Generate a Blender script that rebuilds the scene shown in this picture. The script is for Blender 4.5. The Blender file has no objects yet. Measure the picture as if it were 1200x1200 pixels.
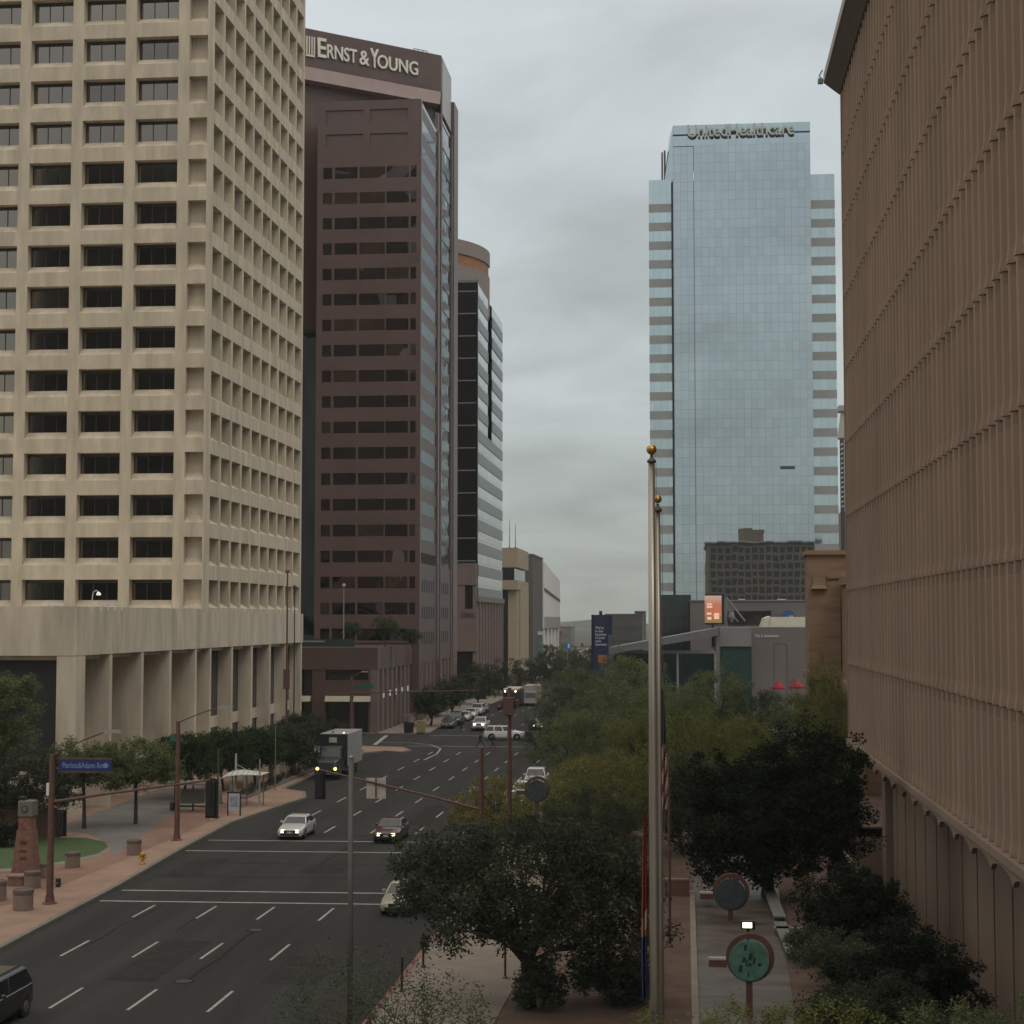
import bpy, math, random
import numpy as np
from mathutils import Vector, Matrix
random.seed(7); rng = np.random.default_rng(7)
R = math.radians
S = bpy.context.scene
C = S.collection

# ------------------------------------------------------------ camera
PITCH = math.atan(126/2000); YAW = math.atan(203/2000*math.cos(PITCH)); H = 15.0
cam = bpy.data.cameras.new("camera"); cam.sensor_width = 36; cam.lens = 60
cam.clip_start = 0.5; cam.clip_end = 9000
co = bpy.data.objects.new("camera", cam); C.objects.link(co)
co.location = (0, 0, H); co.rotation_euler = (R(90)+PITCH, 0, YAW)
S.camera = co

# ------------------------------------------------------------ sky, sun, exposure
SUN_EL, SUN_AZ = R(48), R(150)
w = bpy.data.worlds.new("World"); S.world = w; w.use_nodes = True
N, Lk = w.node_tree.nodes, w.node_tree.links; N.clear()
def nd(T, t, **k):
    n = T.new(t)
    for a, b in k.items(): setattr(n, a, b)
    return n
sky = nd(N, 'ShaderNodeTexSky', sky_type='NISHITA'); sky.sun_disc = False
sky.sun_elevation = SUN_EL; sky.sun_rotation = SUN_AZ; sky.air_density = 1.5; sky.dust_density = 3
b1 = nd(N, 'ShaderNodeBackground'); b1.inputs[1].default_value = 0.06
Lk.new(sky.outputs[0], b1.inputs[0])
tc = nd(N, 'ShaderNodeTexCoord'); sp = nd(N, 'ShaderNodeSeparateXYZ'); Lk.new(tc.outputs['Generated'], sp.inputs[0])
def mth(op, a, b=None, c=None, T=N, L=Lk):
    n = T.new('ShaderNodeMath'); n.operation = op
    for i, x in enumerate((a, b, c)):
        if x is None: continue
        if isinstance(x, (int, float)): n.inputs[i].default_value = x
        else: L.new(x, n.inputs[i])
    return n.outputs[0]
zc = mth('MAXIMUM', sp.outputs[2], 0.0)
den = mth('ADD', zc, 0.20)
cx = mth('DIVIDE', sp.outputs[0], den); cy = mth('DIVIDE', sp.outputs[1], den)
cb = nd(N, 'ShaderNodeCombineXYZ'); Lk.new(mth('MULTIPLY', cx, 1.0), cb.inputs[0]); Lk.new(mth('MULTIPLY', cy, 1.15), cb.inputs[1])
n1 = nd(N, 'ShaderNodeTexNoise'); n1.inputs['Scale'].default_value = 2.0; n1.inputs['Detail'].default_value = 7; n1.inputs['Roughness'].default_value = .55; n1.inputs['Distortion'].default_value = .5
Lk.new(cb.outputs[0], n1.inputs[0])
amp = mth('MULTIPLY_ADD', n1.outputs[0], 1.0, 0.50)
cie = mth('ADD', mth('MULTIPLY_ADD', mth('MINIMUM', zc, 0.1), 1.0, 0.47), mth('ADD', mth('MULTIPLY', zc, .5), mth('MULTIPLY', mth('MAXIMUM', mth('SUBTRACT', zc, .36), 0.0), .6)))
st = mth('MULTIPLY', amp, cie)
rmp = nd(N, 'ShaderNodeValToRGB'); Lk.new(mth('MULTIPLY', zc, 2.0), rmp.inputs[0])
rmp.color_ramp.elements[0].color = (.93, 1.0, .90, 1); rmp.color_ramp.elements[1].color = (1.05, .99, .91, 1); rmp.color_ramp.elements[1].position = .95
for p_, c_ in ((.16, (.90, 1.0, .99, 1)), (.60, (.91, .995, 1.04, 1)), (.72, (.93, .99, 1.02, 1))):
    e_ = rmp.color_ramp.elements.new(p_); e_.color = c_
b2 = nd(N, 'ShaderNodeBackground'); Lk.new(rmp.outputs[0], b2.inputs[0]); Lk.new(st, b2.inputs[1])
mx = nd(N, 'ShaderNodeMixShader'); mx.inputs[0].default_value = 0.93
Lk.new(b1.outputs[0], mx.inputs[1]); Lk.new(b2.outputs[0], mx.inputs[2])
wo = nd(N, 'ShaderNodeOutputWorld'); Lk.new(mx.outputs[0], wo.inputs[0])

sl = bpy.data.lights.new("sun", 'SUN'); sl.energy = 0.5; sl.angle = R(20); sl.color = (1, .95, .87)
so = bpy.data.objects.new("sun", sl); C.objects.link(so)
d = Vector((math.sin(SUN_AZ)*math.cos(SUN_EL), math.cos(SUN_AZ)*math.cos(SUN_EL), math.sin(SUN_EL)))
so.rotation_euler = d.to_track_quat('Z', 'Y').to_euler(); so.location = (0, -30, 200)
S.view_settings.view_transform = 'Standard'; S.view_settings.look = 'None'
S.view_settings.gamma = 1; S.view_settings.exposure = -0.12
try:
    S.cycles.max_bounces = 6; S.cycles.diffuse_bounces = 3; S.cycles.glossy_bounces = 3; S.cycles.volume_bounces = 0
except Exception: pass

# ------------------------------------------------------------ measuring helpers: a sight line met with a real plane
F0 = (-math.sin(YAW), math.cos(YAW))
RX = (math.cos(YAW), math.sin(YAW), 0)
FW = (F0[0]*math.cos(PITCH), F0[1]*math.cos(PITCH), math.sin(PITCH))
UP = (-F0[0]*math.sin(PITCH), -F0[1]*math.sin(PITCH), math.cos(PITCH))
def ray(x, y):
    u, v = (x-600)/2000, (600-y)/2000
    return [FW[i]+u*RX[i]+v*UP[i] for i in range(3)]
def G(x, y, z=0.0):
    d = ray(x, y); t = (z-H)/d[2]; return (d[0]*t, d[1]*t)
def AY(x, y, Y):
    d = ray(x, y); t = Y/d[1]; return (d[0]*t, H+d[2]*t)
def AX(x, y, X):
    d = ray(x, y); t = X/d[0]; return (d[1]*t, H+d[2]*t)

# ------------------------------------------------------------ materials
MATS = {}
def mat(name, col, rough=.8, var=.12, scale=.6, metal=0., bump=0., bscale=8., emit=0., spec=.5, col2=None, streak=None, island=0., coat=0.):
    if name in MATS: return MATS[name]
    m = bpy.data.materials.new(name); m.use_nodes = True
    T, L = m.node_tree.nodes, m.node_tree.links
    b = T['Principled BSDF']
    b.inputs['Roughness'].default_value = rough; b.inputs['Metallic'].default_value = metal
    b.inputs['Specular IOR Level'].default_value = spec
    if coat: b.inputs['Coat Weight'].default_value = coat
    if emit:
        b.inputs['Emission Color'].default_value = (*col, 1); b.inputs['Emission Strength'].default_value = emit
    b.inputs['Base Color'].default_value = (*col, 1)
    t = T.new('ShaderNodeTexCoord')
    if var or island:
        c2 = col2 or tuple(c*(1-2*var) for c in col); c1 = tuple(min(1, c*(1+var)) for c in col) if not col2 else col
        r = T.new('ShaderNodeValToRGB'); r.color_ramp.elements[0].color = (*c2, 1); r.color_ramp.elements[1].color = (*c1, 1)
        r.color_ramp.elements[0].position = .3; r.color_ramp.elements[1].position = .7
        n = T.new('ShaderNodeTexNoise'); n.inputs['Scale'].default_value = scale; n.inputs['Detail'].default_value = 8; n.inputs['Roughness'].default_value = .62
        mp = T.new('ShaderNodeMapping'); L.new(t.outputs['Object'], mp.inputs[0])
        if streak: mp.inputs['Scale'].default_value = streak
        L.new(mp.outputs[0], n.inputs[0])
        if island:
            g = T.new('ShaderNodeNewGeometry')
            a = mth('MULTIPLY', g.outputs['Random Per Island'], island, T=T, L=L)
            a2 = mth('MULTIPLY_ADD', n.outputs[0], 1-island, a, T=T, L=L)
            L.new(a2, r.inputs[0]); r.color_ramp.elements[0].position = .15; r.color_ramp.elements[1].position = .85
        else: L.new(n.outputs[0], r.inputs[0])
        L.new(r.outputs[0], b.inputs['Base Color'])
    if bump:
        n2 = T.new('ShaderNodeTexNoise'); n2.inputs['Scale'].default_value = bscale; n2.inputs['Detail'].default_value = 0.5 if 'bronze_mirror_glass' in name else 5
        L.new(t.outputs['Object'], n2.inputs[0])
        bp = T.new('ShaderNodeBump'); bp.inputs['Strength'].default_value = bump; bp.inputs['Distance'].default_value = 2.0 if 'bronze_mirror_glass' in name else .05
        L.new(n2.outputs[0], bp.inputs['Height']); L.new(bp.outputs[0], b.inputs['Normal'])
    MATS[name] = m; return m

def glassmat(name, col, cell, mull=(.08, .09, .1), wav=.02, rough=.04, axis='XZ', line=.035, tilt=.01, cvar=.12, metal=1.0):
    """mirror curtain wall: real mullion grid, each pane a hair off plane so reflections break at the joints"""
    m = bpy.data.materials.new(name); m.use_nodes = True
    T, L = m.node_tree.nodes, m.node_tree.links; b = T['Principled BSDF']
    b.inputs['Metallic'].default_value = metal; b.inputs['Roughness'].default_value = rough
    t = T.new('ShaderNodeTexCoord'); s = T.new('ShaderNodeSeparateXYZ'); L.new(t.outputs['Object'], s.inputs[0])
    a = s.outputs[0 if axis[0] == 'X' else 1]; z = s.outputs[2]
    u = mth('DIVIDE', a, cell[0], T=T, L=L); v = mth('DIVIDE', z, cell[1], T=T, L=L)
    fu = mth('FRACT', u, T=T, L=L); fv = mth('FRACT', v, T=T, L=L)
    lu = mth('LESS_THAN', fu, line*2/cell[0]*1.5, T=T, L=L); lv = mth('LESS_THAN', fv, line*2/cell[1]*1.5, T=T, L=L)
    ln = mth('MAXIMUM', lu, lv, T=T, L=L)
    cc = T.new('ShaderNodeCombineXYZ'); L.new(mth('FLOOR', u, T=T, L=L), cc.inputs[0]); L.new(mth('FLOOR', v, T=T, L=L), cc.inputs[1])
    wn = T.new('ShaderNodeTexWhiteNoise'); wn.noise_dimensions = '3D'; L.new(cc.outputs[0], wn.inputs[0])
    lo = tuple(c*(1-cvar) for c in col)
    r = T.new('ShaderNodeMix'); r.data_type = 'RGBA'; r.inputs[6].default_value = (*lo, 1); r.inputs[7].default_value = (*col, 1); L.new(wn.outputs[0], r.inputs[0])
    r2 = T.new('ShaderNodeMix'); r2.data_type = 'RGBA'; L.new(ln, r2.inputs[0]); L.new(r.outputs[2], r2.inputs[6]); r2.inputs[7].default_value = (*mull, 1)
    L.new(r2.outputs[2], b.inputs['Base Color'])
    g = T.new('ShaderNodeNewGeometry')
    sub = T.new('ShaderNodeVectorMath'); sub.operation = 'SUBTRACT'; L.new(wn.outputs[1], sub.inputs[0]); sub.inputs[1].default_value = (.5, .5, .5)
    sc = T.new('ShaderNodeVectorMath'); sc.operation = 'SCALE'; L.new(sub.outputs[0], sc.inputs[0]); sc.inputs['Scale'].default_value = tilt
    n2 = T.new('ShaderNodeTexNoise'); n2.inputs['Scale'].default_value = .45; n2.inputs['Detail'].default_value = 2; L.new(t.outputs['Object'], n2.inputs[0])
    sb2 = T.new('ShaderNodeVectorMath'); sb2.operation = 'SUBTRACT'; L.new(n2.outputs[1], sb2.inputs[0]); sb2.inputs[1].default_value = (.5, .5, .5)
    sc2 = T.new('ShaderNodeVectorMath'); sc2.operation = 'SCALE'; L.new(sb2.outputs[0], sc2.inputs[0]); sc2.inputs['Scale'].default_value = wav
    ad = T.new('ShaderNodeVectorMath'); ad.operation = 'ADD'; L.new(g.outputs['Normal'], ad.inputs[0]); L.new(sc.outputs[0], ad.inputs[1])
    ad2 = T.new('ShaderNodeVectorMath'); ad2.operation = 'ADD'; L.new(ad.outputs[0], ad2.inputs[0]); L.new(sc2.outputs[0], ad2.inputs[1])
    nm = T.new('ShaderNodeVectorMath'); nm.operation = 'NORMALIZE'; L.new(ad2.outputs[0], nm.inputs[0]); L.new(nm.outputs[0], b.inputs['Normal'])
    return m

# ------------------------------------------------------------ mesh helpers
def setp(o, label=None, cat=None, group=None, kind=None):
    if label: o['label'] = label
    if cat: o['category'] = cat
    if group: o['group'] = group
    if kind: o['kind'] = kind
    return o
def thing(name, label, cat, loc=(0, 0, 0), rz=0, group=None):
    o = bpy.data.objects.new(name, None); C.objects.link(o); o.empty_display_size = .5
    o.location = loc; o.rotation_euler = (0, 0, rz); return setp(o, label, cat, group)
class MB:
    def __init__(s, fr=None): s.v = []; s.f = []; s.mi = []; s.m = 0; s.fr = fr
    def P(s, p):
        if s.fr:
            O, U, Nn = s.fr; p = (O[0]+U[0]*p[0]+Nn[0]*p[1], O[1]+U[1]*p[0]+Nn[1]*p[1], O[2]+p[2])
        s.v.append(tuple(p)); return len(s.v)-1
    def face(s, pts):
        s.f.append([s.P(p) for p in pts]); s.mi.append(s.m)
    def box(s, x0, x1, y0, y1, z0, z1):
        i = [s.P(p) for p in ((x0,y0,z0),(x1,y0,z0),(x1,y1,z0),(x0,y1,z0),(x0,y0,z1),(x1,y0,z1),(x1,y1,z1),(x0,y1,z1))]
        for q in ((0,3,2,1),(4,5,6,7),(0,1,5,4),(1,2,6,5),(2,3,7,6),(3,0,4,7)): s.f.append([i[k] for k in q]); s.mi.append(s.m)
        return s
    def hexa(s, b, t):
        """frustum: 4 bottom pts, 4 top pts"""
        i = [s.P(p) for p in list(b)+list(t)]
        for q in ((0,3,2,1),(4,5,6,7),(0,1,5,4),(1,2,6,5),(2,3,7,6),(3,0,4,7)): s.f.append([i[k] for k in q]); s.mi.append(s.m)
        return s
    def prism(s, poly, z0, z1):
        n = len(poly); a = [s.P((x, y, z0)) for x, y in poly]; b = [s.P((x, y, z1)) for x, y in poly]
        s.f.append(a[::-1]); s.f.append(b); s.mi += [s.m]*2
        for k in range(n): s.f.append([a[k], a[(k+1) % n], b[(k+1) % n], b[k]]); s.mi.append(s.m)
        return s
    def tube(s, pts, rad, n=8):
        if isinstance(rad, (int, float)): rad = [rad]*len(pts)
        rings = []
        for k, p in enumerate(pts):
            p = Vector(p); dv = (Vector(pts[min(k+1, len(pts)-1)])-Vector(pts[max(k-1, 0)])).normalized()
            a = dv.orthogonal().normalized() if abs(dv.z) < .99 else Vector((1, 0, 0)); a = (a-dv*a.dot(dv)).normalized(); b = dv.cross(a)
            if k and rings:
                pass
            rings.append([s.P(p+(a*math.cos(2*math.pi*j/n)+b*math.sin(2*math.pi*j/n))*rad[k]) for j in range(n)])
        for r0, r1 in zip(rings, rings[1:]):
            # align seam
            o = min(range(n), key=lambda q: (Vector(s.v[r0[0]])-Vector(s.v[r1[q]])).length)
            for j in range(n): s.f.append([r0[j], r0[(j+1) % n], r1[(j+1+o) % n], r1[(j+o) % n]]); s.mi.append(s.m)
        s.f.append(rings[0][::-1]); s.f.append(rings[-1]); s.mi += [s.m]*2
        return s
    def lathe(s, prof, c, n=20, axis='z'):
        rings = []
        for r, h in prof:
            rg = []
            for j in range(n):
                a = 2*math.pi*j/n; q = (r*math.cos(a), r*math.sin(a), h)
                if axis == 'y': q = (q[0], q[2], q[1])
                if axis == 'x': q = (q[2], q[0], q[1])
                rg.append(s.P((c[0]+q[0], c[1]+q[1], c[2]+q[2])))
            rings.append(rg)
        for r0, r1 in zip(rings, rings[1:]):
            for j in range(n): s.f.append([r0[j], r0[(j+1) % n], r1[(j+1) % n], r1[j]]); s.mi.append(s.m)
        s.f.append(rings[0][::-1]); s.f.append(rings[-1]); s.mi += [s.m]*2
        return s
    def build(s, name, m, parent=None, local=False, smooth=False, kind=None, bevel=0):
        me = bpy.data.meshes.new(name)
        off = (0, 0, 0)
        if parent is not None and not local:
            p = parent; off = [0, 0, 0]
            while p is not None:
                off = [off[i]+p.location[i] for i in range(3)]; p = p.parent
        me.from_pydata([(v[0]-off[0], v[1]-off[1], v[2]-off[2]) for v in s.v], [], s.f)
        for mm in (m if isinstance(m, (list, tuple)) else [m]): me.materials.append(mm)
        me.polygons.foreach_set('material_index', s.mi)
        if smooth: me.polygons.foreach_set('use_smooth', [True]*len(me.polygons))
        o = bpy.data.objects.new(name, me); C.objects.link(o); o.parent = parent
        if kind: o['kind'] = kind
        if bevel:
            bv = o.modifiers.new('bevel', 'BEVEL'); bv.width = bevel; bv.segments = 2; bv.limit_method = 'ANGLE'
        me.validate(); return o
def structure(name, mb, m, **k):
    o = mb.build(name, m, **k); o['kind'] = 'structure'; return o
def kids(o): return [c for c in bpy.data.objects if c.parent == o]
def copy_tree(src, tree, label, loc, rz=0, sc=(1, 1, 1), group=None):
    """tree: list of (child, [grandchildren])"""
    r = src.copy(); C.objects.link(r); r.location = loc; r.rotation_euler = (0, 0, rz); r.scale = sc; r['label'] = label
    if group: r['group'] = group
    for ch, gs in tree:
        c = ch.copy(); C.objects.link(c); c.parent = r
        for g in gs: d2 = g.copy(); C.objects.link(d2); d2.parent = c
    return r
def family(o): return [(c, kids(c)) for c in kids(o)]
def text(name, s, m, parent, origin, udir, vdir, width, height, depth=.15, shear=0):
    """lettering lying in the plane udir/vdir, fitted to width x height (world metres)"""
    cu = bpy.data.curves.new(name, 'FONT'); cu.body = s; cu.extrude = .02; cu.space_line = .95; cu.offset = 0.012; cu.shear = shear
    t = bpy.data.objects.new('tmp', cu); C.objects.link(t)
    bpy.context.view_layer.update()
    me = bpy.data.meshes.new_from_object(t.evaluated_get(bpy.context.evaluated_depsgraph_get()))
    bpy.data.objects.remove(t)
    co = np.array([v.co[:] for v in me.vertices]); mn, mxx = co.min(0), co.max(0)
    U, V = Vector(udir).normalized(), Vector(vdir).normalized(); W = U.cross(V)
    off = Vector(parent.location) if parent is not None else Vector((0, 0, 0))
    for v in me.vertices:
        a = (v.co.x-mn[0])/(mxx[0]-mn[0])*width; b = (v.co.y-mn[1])/(mxx[1]-mn[1])*height; c = (v.co.z-mn[2])/(mxx[2]-mn[2])*depth
        v.co = Vector(origin)+U*a+V*b+W*c-off
    me.materials.clear(); me.materials.append(m)
    o = bpy.data.objects.new(name, me); C.objects.link(o); o.parent = parent; return o

# ------------------------------------------------------------ material set
concrete = mat('warm_concrete', (.545, .472, .358), .85, .15, .8, bump=.15, bscale=14, streak=(1, 1, .18))
concrete_pod = mat('podium_concrete', (.53, .467, .365), .85, .16, .6, bump=.15, bscale=14, streak=(1, 1, .2))
asphalt = mat('asphalt', (.042, .041, .0395), .9, spec=.12, var=.2, scale=.55, bump=.3, bscale=30, streak=(1, .06, 1), col2=(.025, .0245, .0235))
paint = mat('road_paint', (.33, .32, .30), .7, .18, 1.6)
pink_walk = mat('pink_paving', (.27, .175, .125), .9, .14, .35, bump=.1)
brick_walk = mat('brick_paving', (.24, .15, .105), .9, .2, .28, col2=(.15, .075, .055), bump=.2)
grey_walk = mat('grey_paving', (.15, .14, .13), .9, .15, .4)
tan_walk = mat('tan_concrete_paving', (.21, .175, .14), .9, .12, .5)
kerb_m = mat('kerb_concrete', (.16, .145, .12), .9, .12, 1)
red_kerb = mat('faded_red_kerb', (.21, .10, .08), .9, .2, 1.2)
soil = mat('desert_soil', (.115, .07, .05), .95, .2, .5, bump=.3, bscale=4)
grass_m = mat('lawn_grass', (.045, .085, .022), .95, .2, 2.5, bump=.5, bscale=20)
dark_glass = mat('dark_glass', (.018, .018, .02), .08, 0, spec=.6)
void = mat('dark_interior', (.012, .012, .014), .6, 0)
rust = mat('rust_brown_paint', (.115, .055, .04), .6, .15, 3)
darkm = mat('black_painted_metal', (.012, .012, .013), .5, 0)
steel = mat('galvanised_steel', (.20, .195, .18), .45, .1, 2, metal=.3)
white_m = mat('white_paint', (.62, .62, .60), .6, .05, 1)
granite = mat('brown_granite', (.098, .058, .052), .42, .10, .25, bump=.0, spec=.5)
granite_s = mat('polished_brown_granite', (.19, .175, .17), .06, .06, .25, metal=.95)
granite_l = mat('pink_granite_cornice', (.30, .22, .21), .6, .06, .4)
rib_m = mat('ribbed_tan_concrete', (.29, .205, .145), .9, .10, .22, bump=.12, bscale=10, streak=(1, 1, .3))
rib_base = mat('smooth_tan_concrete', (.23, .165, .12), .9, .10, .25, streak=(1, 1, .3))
stone = mat('tan_sandstone', (.27, .175, .105), .9, .16, .7, streak=(.4, .4, 2.2), bump=.2, bscale=3)

# ============================================================ GROUND
PIT = (10.0, 14.75, 30, 126)
structure('ground', MB().box(-2400, PIT[0], -350, 4000, -.6, -.02).box(PIT[1], 2400, -350, 4000, -.6, -.02).box(PIT[0], PIT[1], -350, PIT[2], -.6, -.02).box(PIT[0], PIT[1], PIT[3], 4000, -.6, -.02), mat('ground_dust', (.055, .05, .04), .95, .2, .02))
road = MB(); road.face([(-60, -60, 0), (-11.95, -60, 0), (-11.95, 1000, 0), (-60, 1000, 0)])
structure('road', road, asphalt)
cross = MB(); cross.face([(-240, 200, .004), (170, 200, .004), (170, 222, .004), (-240, 222, .004)])
structure('cross_street', cross, asphalt)
# left pavement, kerb line as surveyed
lk = [(-31.2, -60), (-31.2, 76), (-31.9, 94), (-32.9, 110), (-33.5, 124), (-32.6, 135), (-31.9, 142.0), (-33.0, 146.5), (-35.5, 149), (-36.0, 190), (-34.2, 193), (-31.9, 191.6), (-31.4, 194), (-33, 198.6), (-38, 199.8)]
walk = MB(); walk.prism(lk+[(-120, 199.8), (-120, -60)], -.05, .13)
structure('sidewalk_left', walk, pink_walk)
kb = MB()
for (a, b) in zip(lk, lk[1:]):
    a, b = Vector((*a, 0)), Vector((*b, 0)); t = (b-a).normalized(); n = Vector((t.y, -t.x, 0))
    if t.length == 0: continue
    q = [a+n*.18, b+n*.18, b-n*.12, a-n*.12]
    kb.prism([(p.x, p.y) for p in q], .0, .136)
structure('kerb_left', kb, kerb_m)
far = MB(); far.prism([(-36, 222.4), (-33.8, 225), (-34.2, 240), (-34.5, 420), (-34.5, 900), (-240, 900), (-240, 222.4)], -.05, .13)
structure('sidewalk_far_left', far, tan_walk)
pit_ = MB(); pit_.box(9.4, 15.4, 29.5, 126.5, -5.4, -5.0); pit_.box(9.7, 9.998, 30, 126, -5, .085); pit_.box(10, 14.75, 126, 126.3, -5, -.03)
structure('sunken_court', pit_, rib_base)
kb2 = MB(); kb2.box(9.6, 9.99, 30, 126, .104, .45); structure('court_kerb', kb2, kerb_m)
rk = MB(); rk.prism([(-11.7, -60), (-11.7, 199), (-7, 199), (-6.6, 92), (-7.2, 60), (-7.4, -60)], -.05, .13); structure('sidewalk_right', rk, tan_walk)
rkk = MB(); rkk.box(-11.95, -11.7, -60, 199, 0, .14); structure('kerb_right', rkk, red_kerb)
bed = MB(); bed.prism([(-7, 199), (-6.6, 92), (-7.2, 60), (-7.4, -60), (10, -60), (10, 199)], -.05, .10); bed.box(10, 60, 126.01, 199, -.05, .10); bed.box(10, 60, -60, 29.99, -.05, .1); structure('planting_bed', bed, soil)
fr = MB(); fr.box(-11.7, 200, 222.4, 900, -.05, .13); structure('plaza_right', fr, grey_walk)
pth = MB(); pth.prism([(.55, 30), (.3, 104), (5.6, 112), (4.6, 84), (4.0, 66), (3.9, 30)], .06, .124); structure('garden_path', pth, mat('wet_patched_paving', (.135, .112, .088), .5, .3, .5, col2=(.028, .024, .016), streak=(.7, 1.6, 1)))
pe = MB(); pe.box(.15, .42, 30, 95, .06, .22); structure('path_edging', pe, mat('pale_edging', (.24, .20, .16), .9, .1, 1))
# left plaza areas
def patch(name, px, z, m):
    mb = MB(); mb.face([(*G(x, y), z) for x, y in px]); return structure(name, mb, m)
patch('brick_plaza', [(-60, 1075), (20, 1062), (150, 1008), (240, 968), (300, 942), (288, 938), (215, 952), (125, 985), (0, 1024), (-60, 1040)], .134, brick_walk)
patch('grey_plaza', [(60, 975), (92, 962), (190, 925), (232, 925), (250, 934), (228, 946), (190, 962), (158, 992), (132, 1006), (126, 990), (100, 978)], .138, grey_walk)
patch('lawn', [(-80, 994), (0, 989), (60, 984), (100, 984), (122, 989), (127, 995), (115, 1003), (80, 1011), (30, 1019), (-80, 1026)], .142, grass_m)
patch('lawn_edging', [(-80, 1026), (30, 1019), (80, 1011), (115, 1003), (127, 995), (131, 997), (118, 1006), (82, 1014), (32, 1022.5), (-80, 1030)], .146, mat('lawn_kerb', (.19, .17, .14), .9, .1, 1))
# painted markings
mk = MB()
def strip(x0, y0, x1, y1, wd, z=.009):
    a, b = Vector((x0, y0, z)), Vector((x1, y1, z)); t = (b-a).normalized(); n = Vector((-t.y, t.x, 0))*wd/2
    mk.face([a-n, b-n, b+n, a+n])
lanes = [(-27.85, 0), (-24.55, 0), (-21.45, 0), (-18.3, 0)]
for lx, o in lanes:
    for k in range(-6, 4):
        y0 = 64.9+9.98*k
        if y0 > 88 or (lx < -27 and k == 0): continue
        strip(lx, y0, lx, y0+3.7, .13)
for j, lx in enumerate([-28.6, -25.4, -22.1, -18.9, -15.6]):
    for k in range(8):
        strip(lx, 119.5+9.98*k, lx, 123.3+9.98*k, .14)
for lx in (-30.2, -26.6, -23.2, -20):
    for k in range(14): strip(lx, 230+12*k, lx, 234+12*k, .14)
for yy in (89.6, 93.2): strip(-31.2, yy, -12.1, yy+.5, .26)
for yy in (109.4, 114.7): strip(-32.4, yy, -12.1, yy+.6, .24)
for yy in (201.8, 220.5): strip(-33, yy, -12.2, yy, .3)
pts = [(-37.5, 207.5), (-33.5, 207.2), (-30.4, 203.8), (-28.4, 198), (-27.7, 190), (-27.9, 182)]
for a, b in zip(pts, pts[1:]): strip(*a, *b, .2, .013)
strip(*G(439, 873), *G(453, 862), .5, .016)
structure('road_markings', mk, paint)
tar = MB()
for k in range(9):
    x = random.uniform(-30, -13); y = random.uniform(62, 190); pts = [(x+random.uniform(-.25, .25)*i*.4, y+i*2.6, .006) for i in range(6)]
    for a, b in zip(pts, pts[1:]):
        tar.face([(a[0]-.04, a[1], .006), (a[0]+.04, a[1], .006), (b[0]+.04, b[1], .006), (b[0]-.04, b[1], .006)])
for yy in (98.5, 104, 118, 151, 166):
    tar.face([(-31, yy, .0065), (-12.2, yy+.3, .0065), (-12.2, yy+.42, .0065), (-31, yy+.1, .0065)])
structure('tar_seams', tar, mat('tar', (.013, .0125, .012), .9, .1, 2, spec=.1))

# ============================================================ facade grid helper
def facade(con, fr, opens, floors, depth, sill, width, zbot, ztop, glass=None):
    """con: MB for concrete; opens [(u0,u1)], floors [(z0,z1)] openings; butt-jointed spandrels and piers, sloped sills"""
    con.fr = fr
    zs = [zbot]+[z for f in floors for z in f]+[ztop]
    for k in range(0, len(zs), 2):
        if zs[k+1] > zs[k]: con.box(0, width, -depth, 0, zs[k], zs[k+1])
    for z0, z1 in floors:
        u = 0
        for a, b in opens+[(width, width)]:
            if a > u: con.box(u, a, -depth, 0, z0, z1)
            u = b
            if b > a and sill:
                i = [con.P(p) for p in ((a, 0, z0), (b, 0, z0), (b, -depth, z0), (a, -depth, z0), (a, -depth, z0+sill), (b, -depth, z0+sill))]
                for q in ((0, 1, 5, 4), (0, 4, 3), (1, 2, 5)): con.f.append([i[t] for t in q]); con.mi.append(0)
    con.fr = None

# ============================================================ 1. beige concrete office tower
T1 = thing('office_tower', 'tall beige concrete office tower with a deep grid of windows above a finned podium', 'office tower', (-66, 165, 0))
XS, YF = -46.0, 160.0
floors = [(16.15+4.1*k, 18.85+4.1*k) for k in range(20)]
con = MB(); glass_front = []
WF = 33.0   # front width
ops_f = []
u = WF-3.05
for k in range(6):
    ops_f.insert(0, (u-4.25, u)); u -= 5.35
facade(con, ((XS-WF, YF, 0), (1, 0), (0, -1)), [(a, b) for a, b in ops_f if a > 0]+[(WF-1.95, WF-.12)], floors, 1.0, .75, WF, 15.70, 98.5)
ops_s = [(.55+3.98*k+(.5 if k == 0 else .45), .55+3.98*k+3.85) for k in range(10)]
facade(con, ((XS, YF+1.001, 0), (0, 1), (1, 0)), ops_s, floors, 1.34, .85, 41.0, 15.70, 98.5)
con.box(XS-WF, XS-1.15, YF+42.1, YF+43, 15.75, 98.5); con.box(XS-WF, XS-WF+1, YF+1.1, YF+42, 15.75, 98.5)
con.box(XS-WF-.2, XS+.2, YF-.2, YF+43, 98.5, 100)
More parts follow.
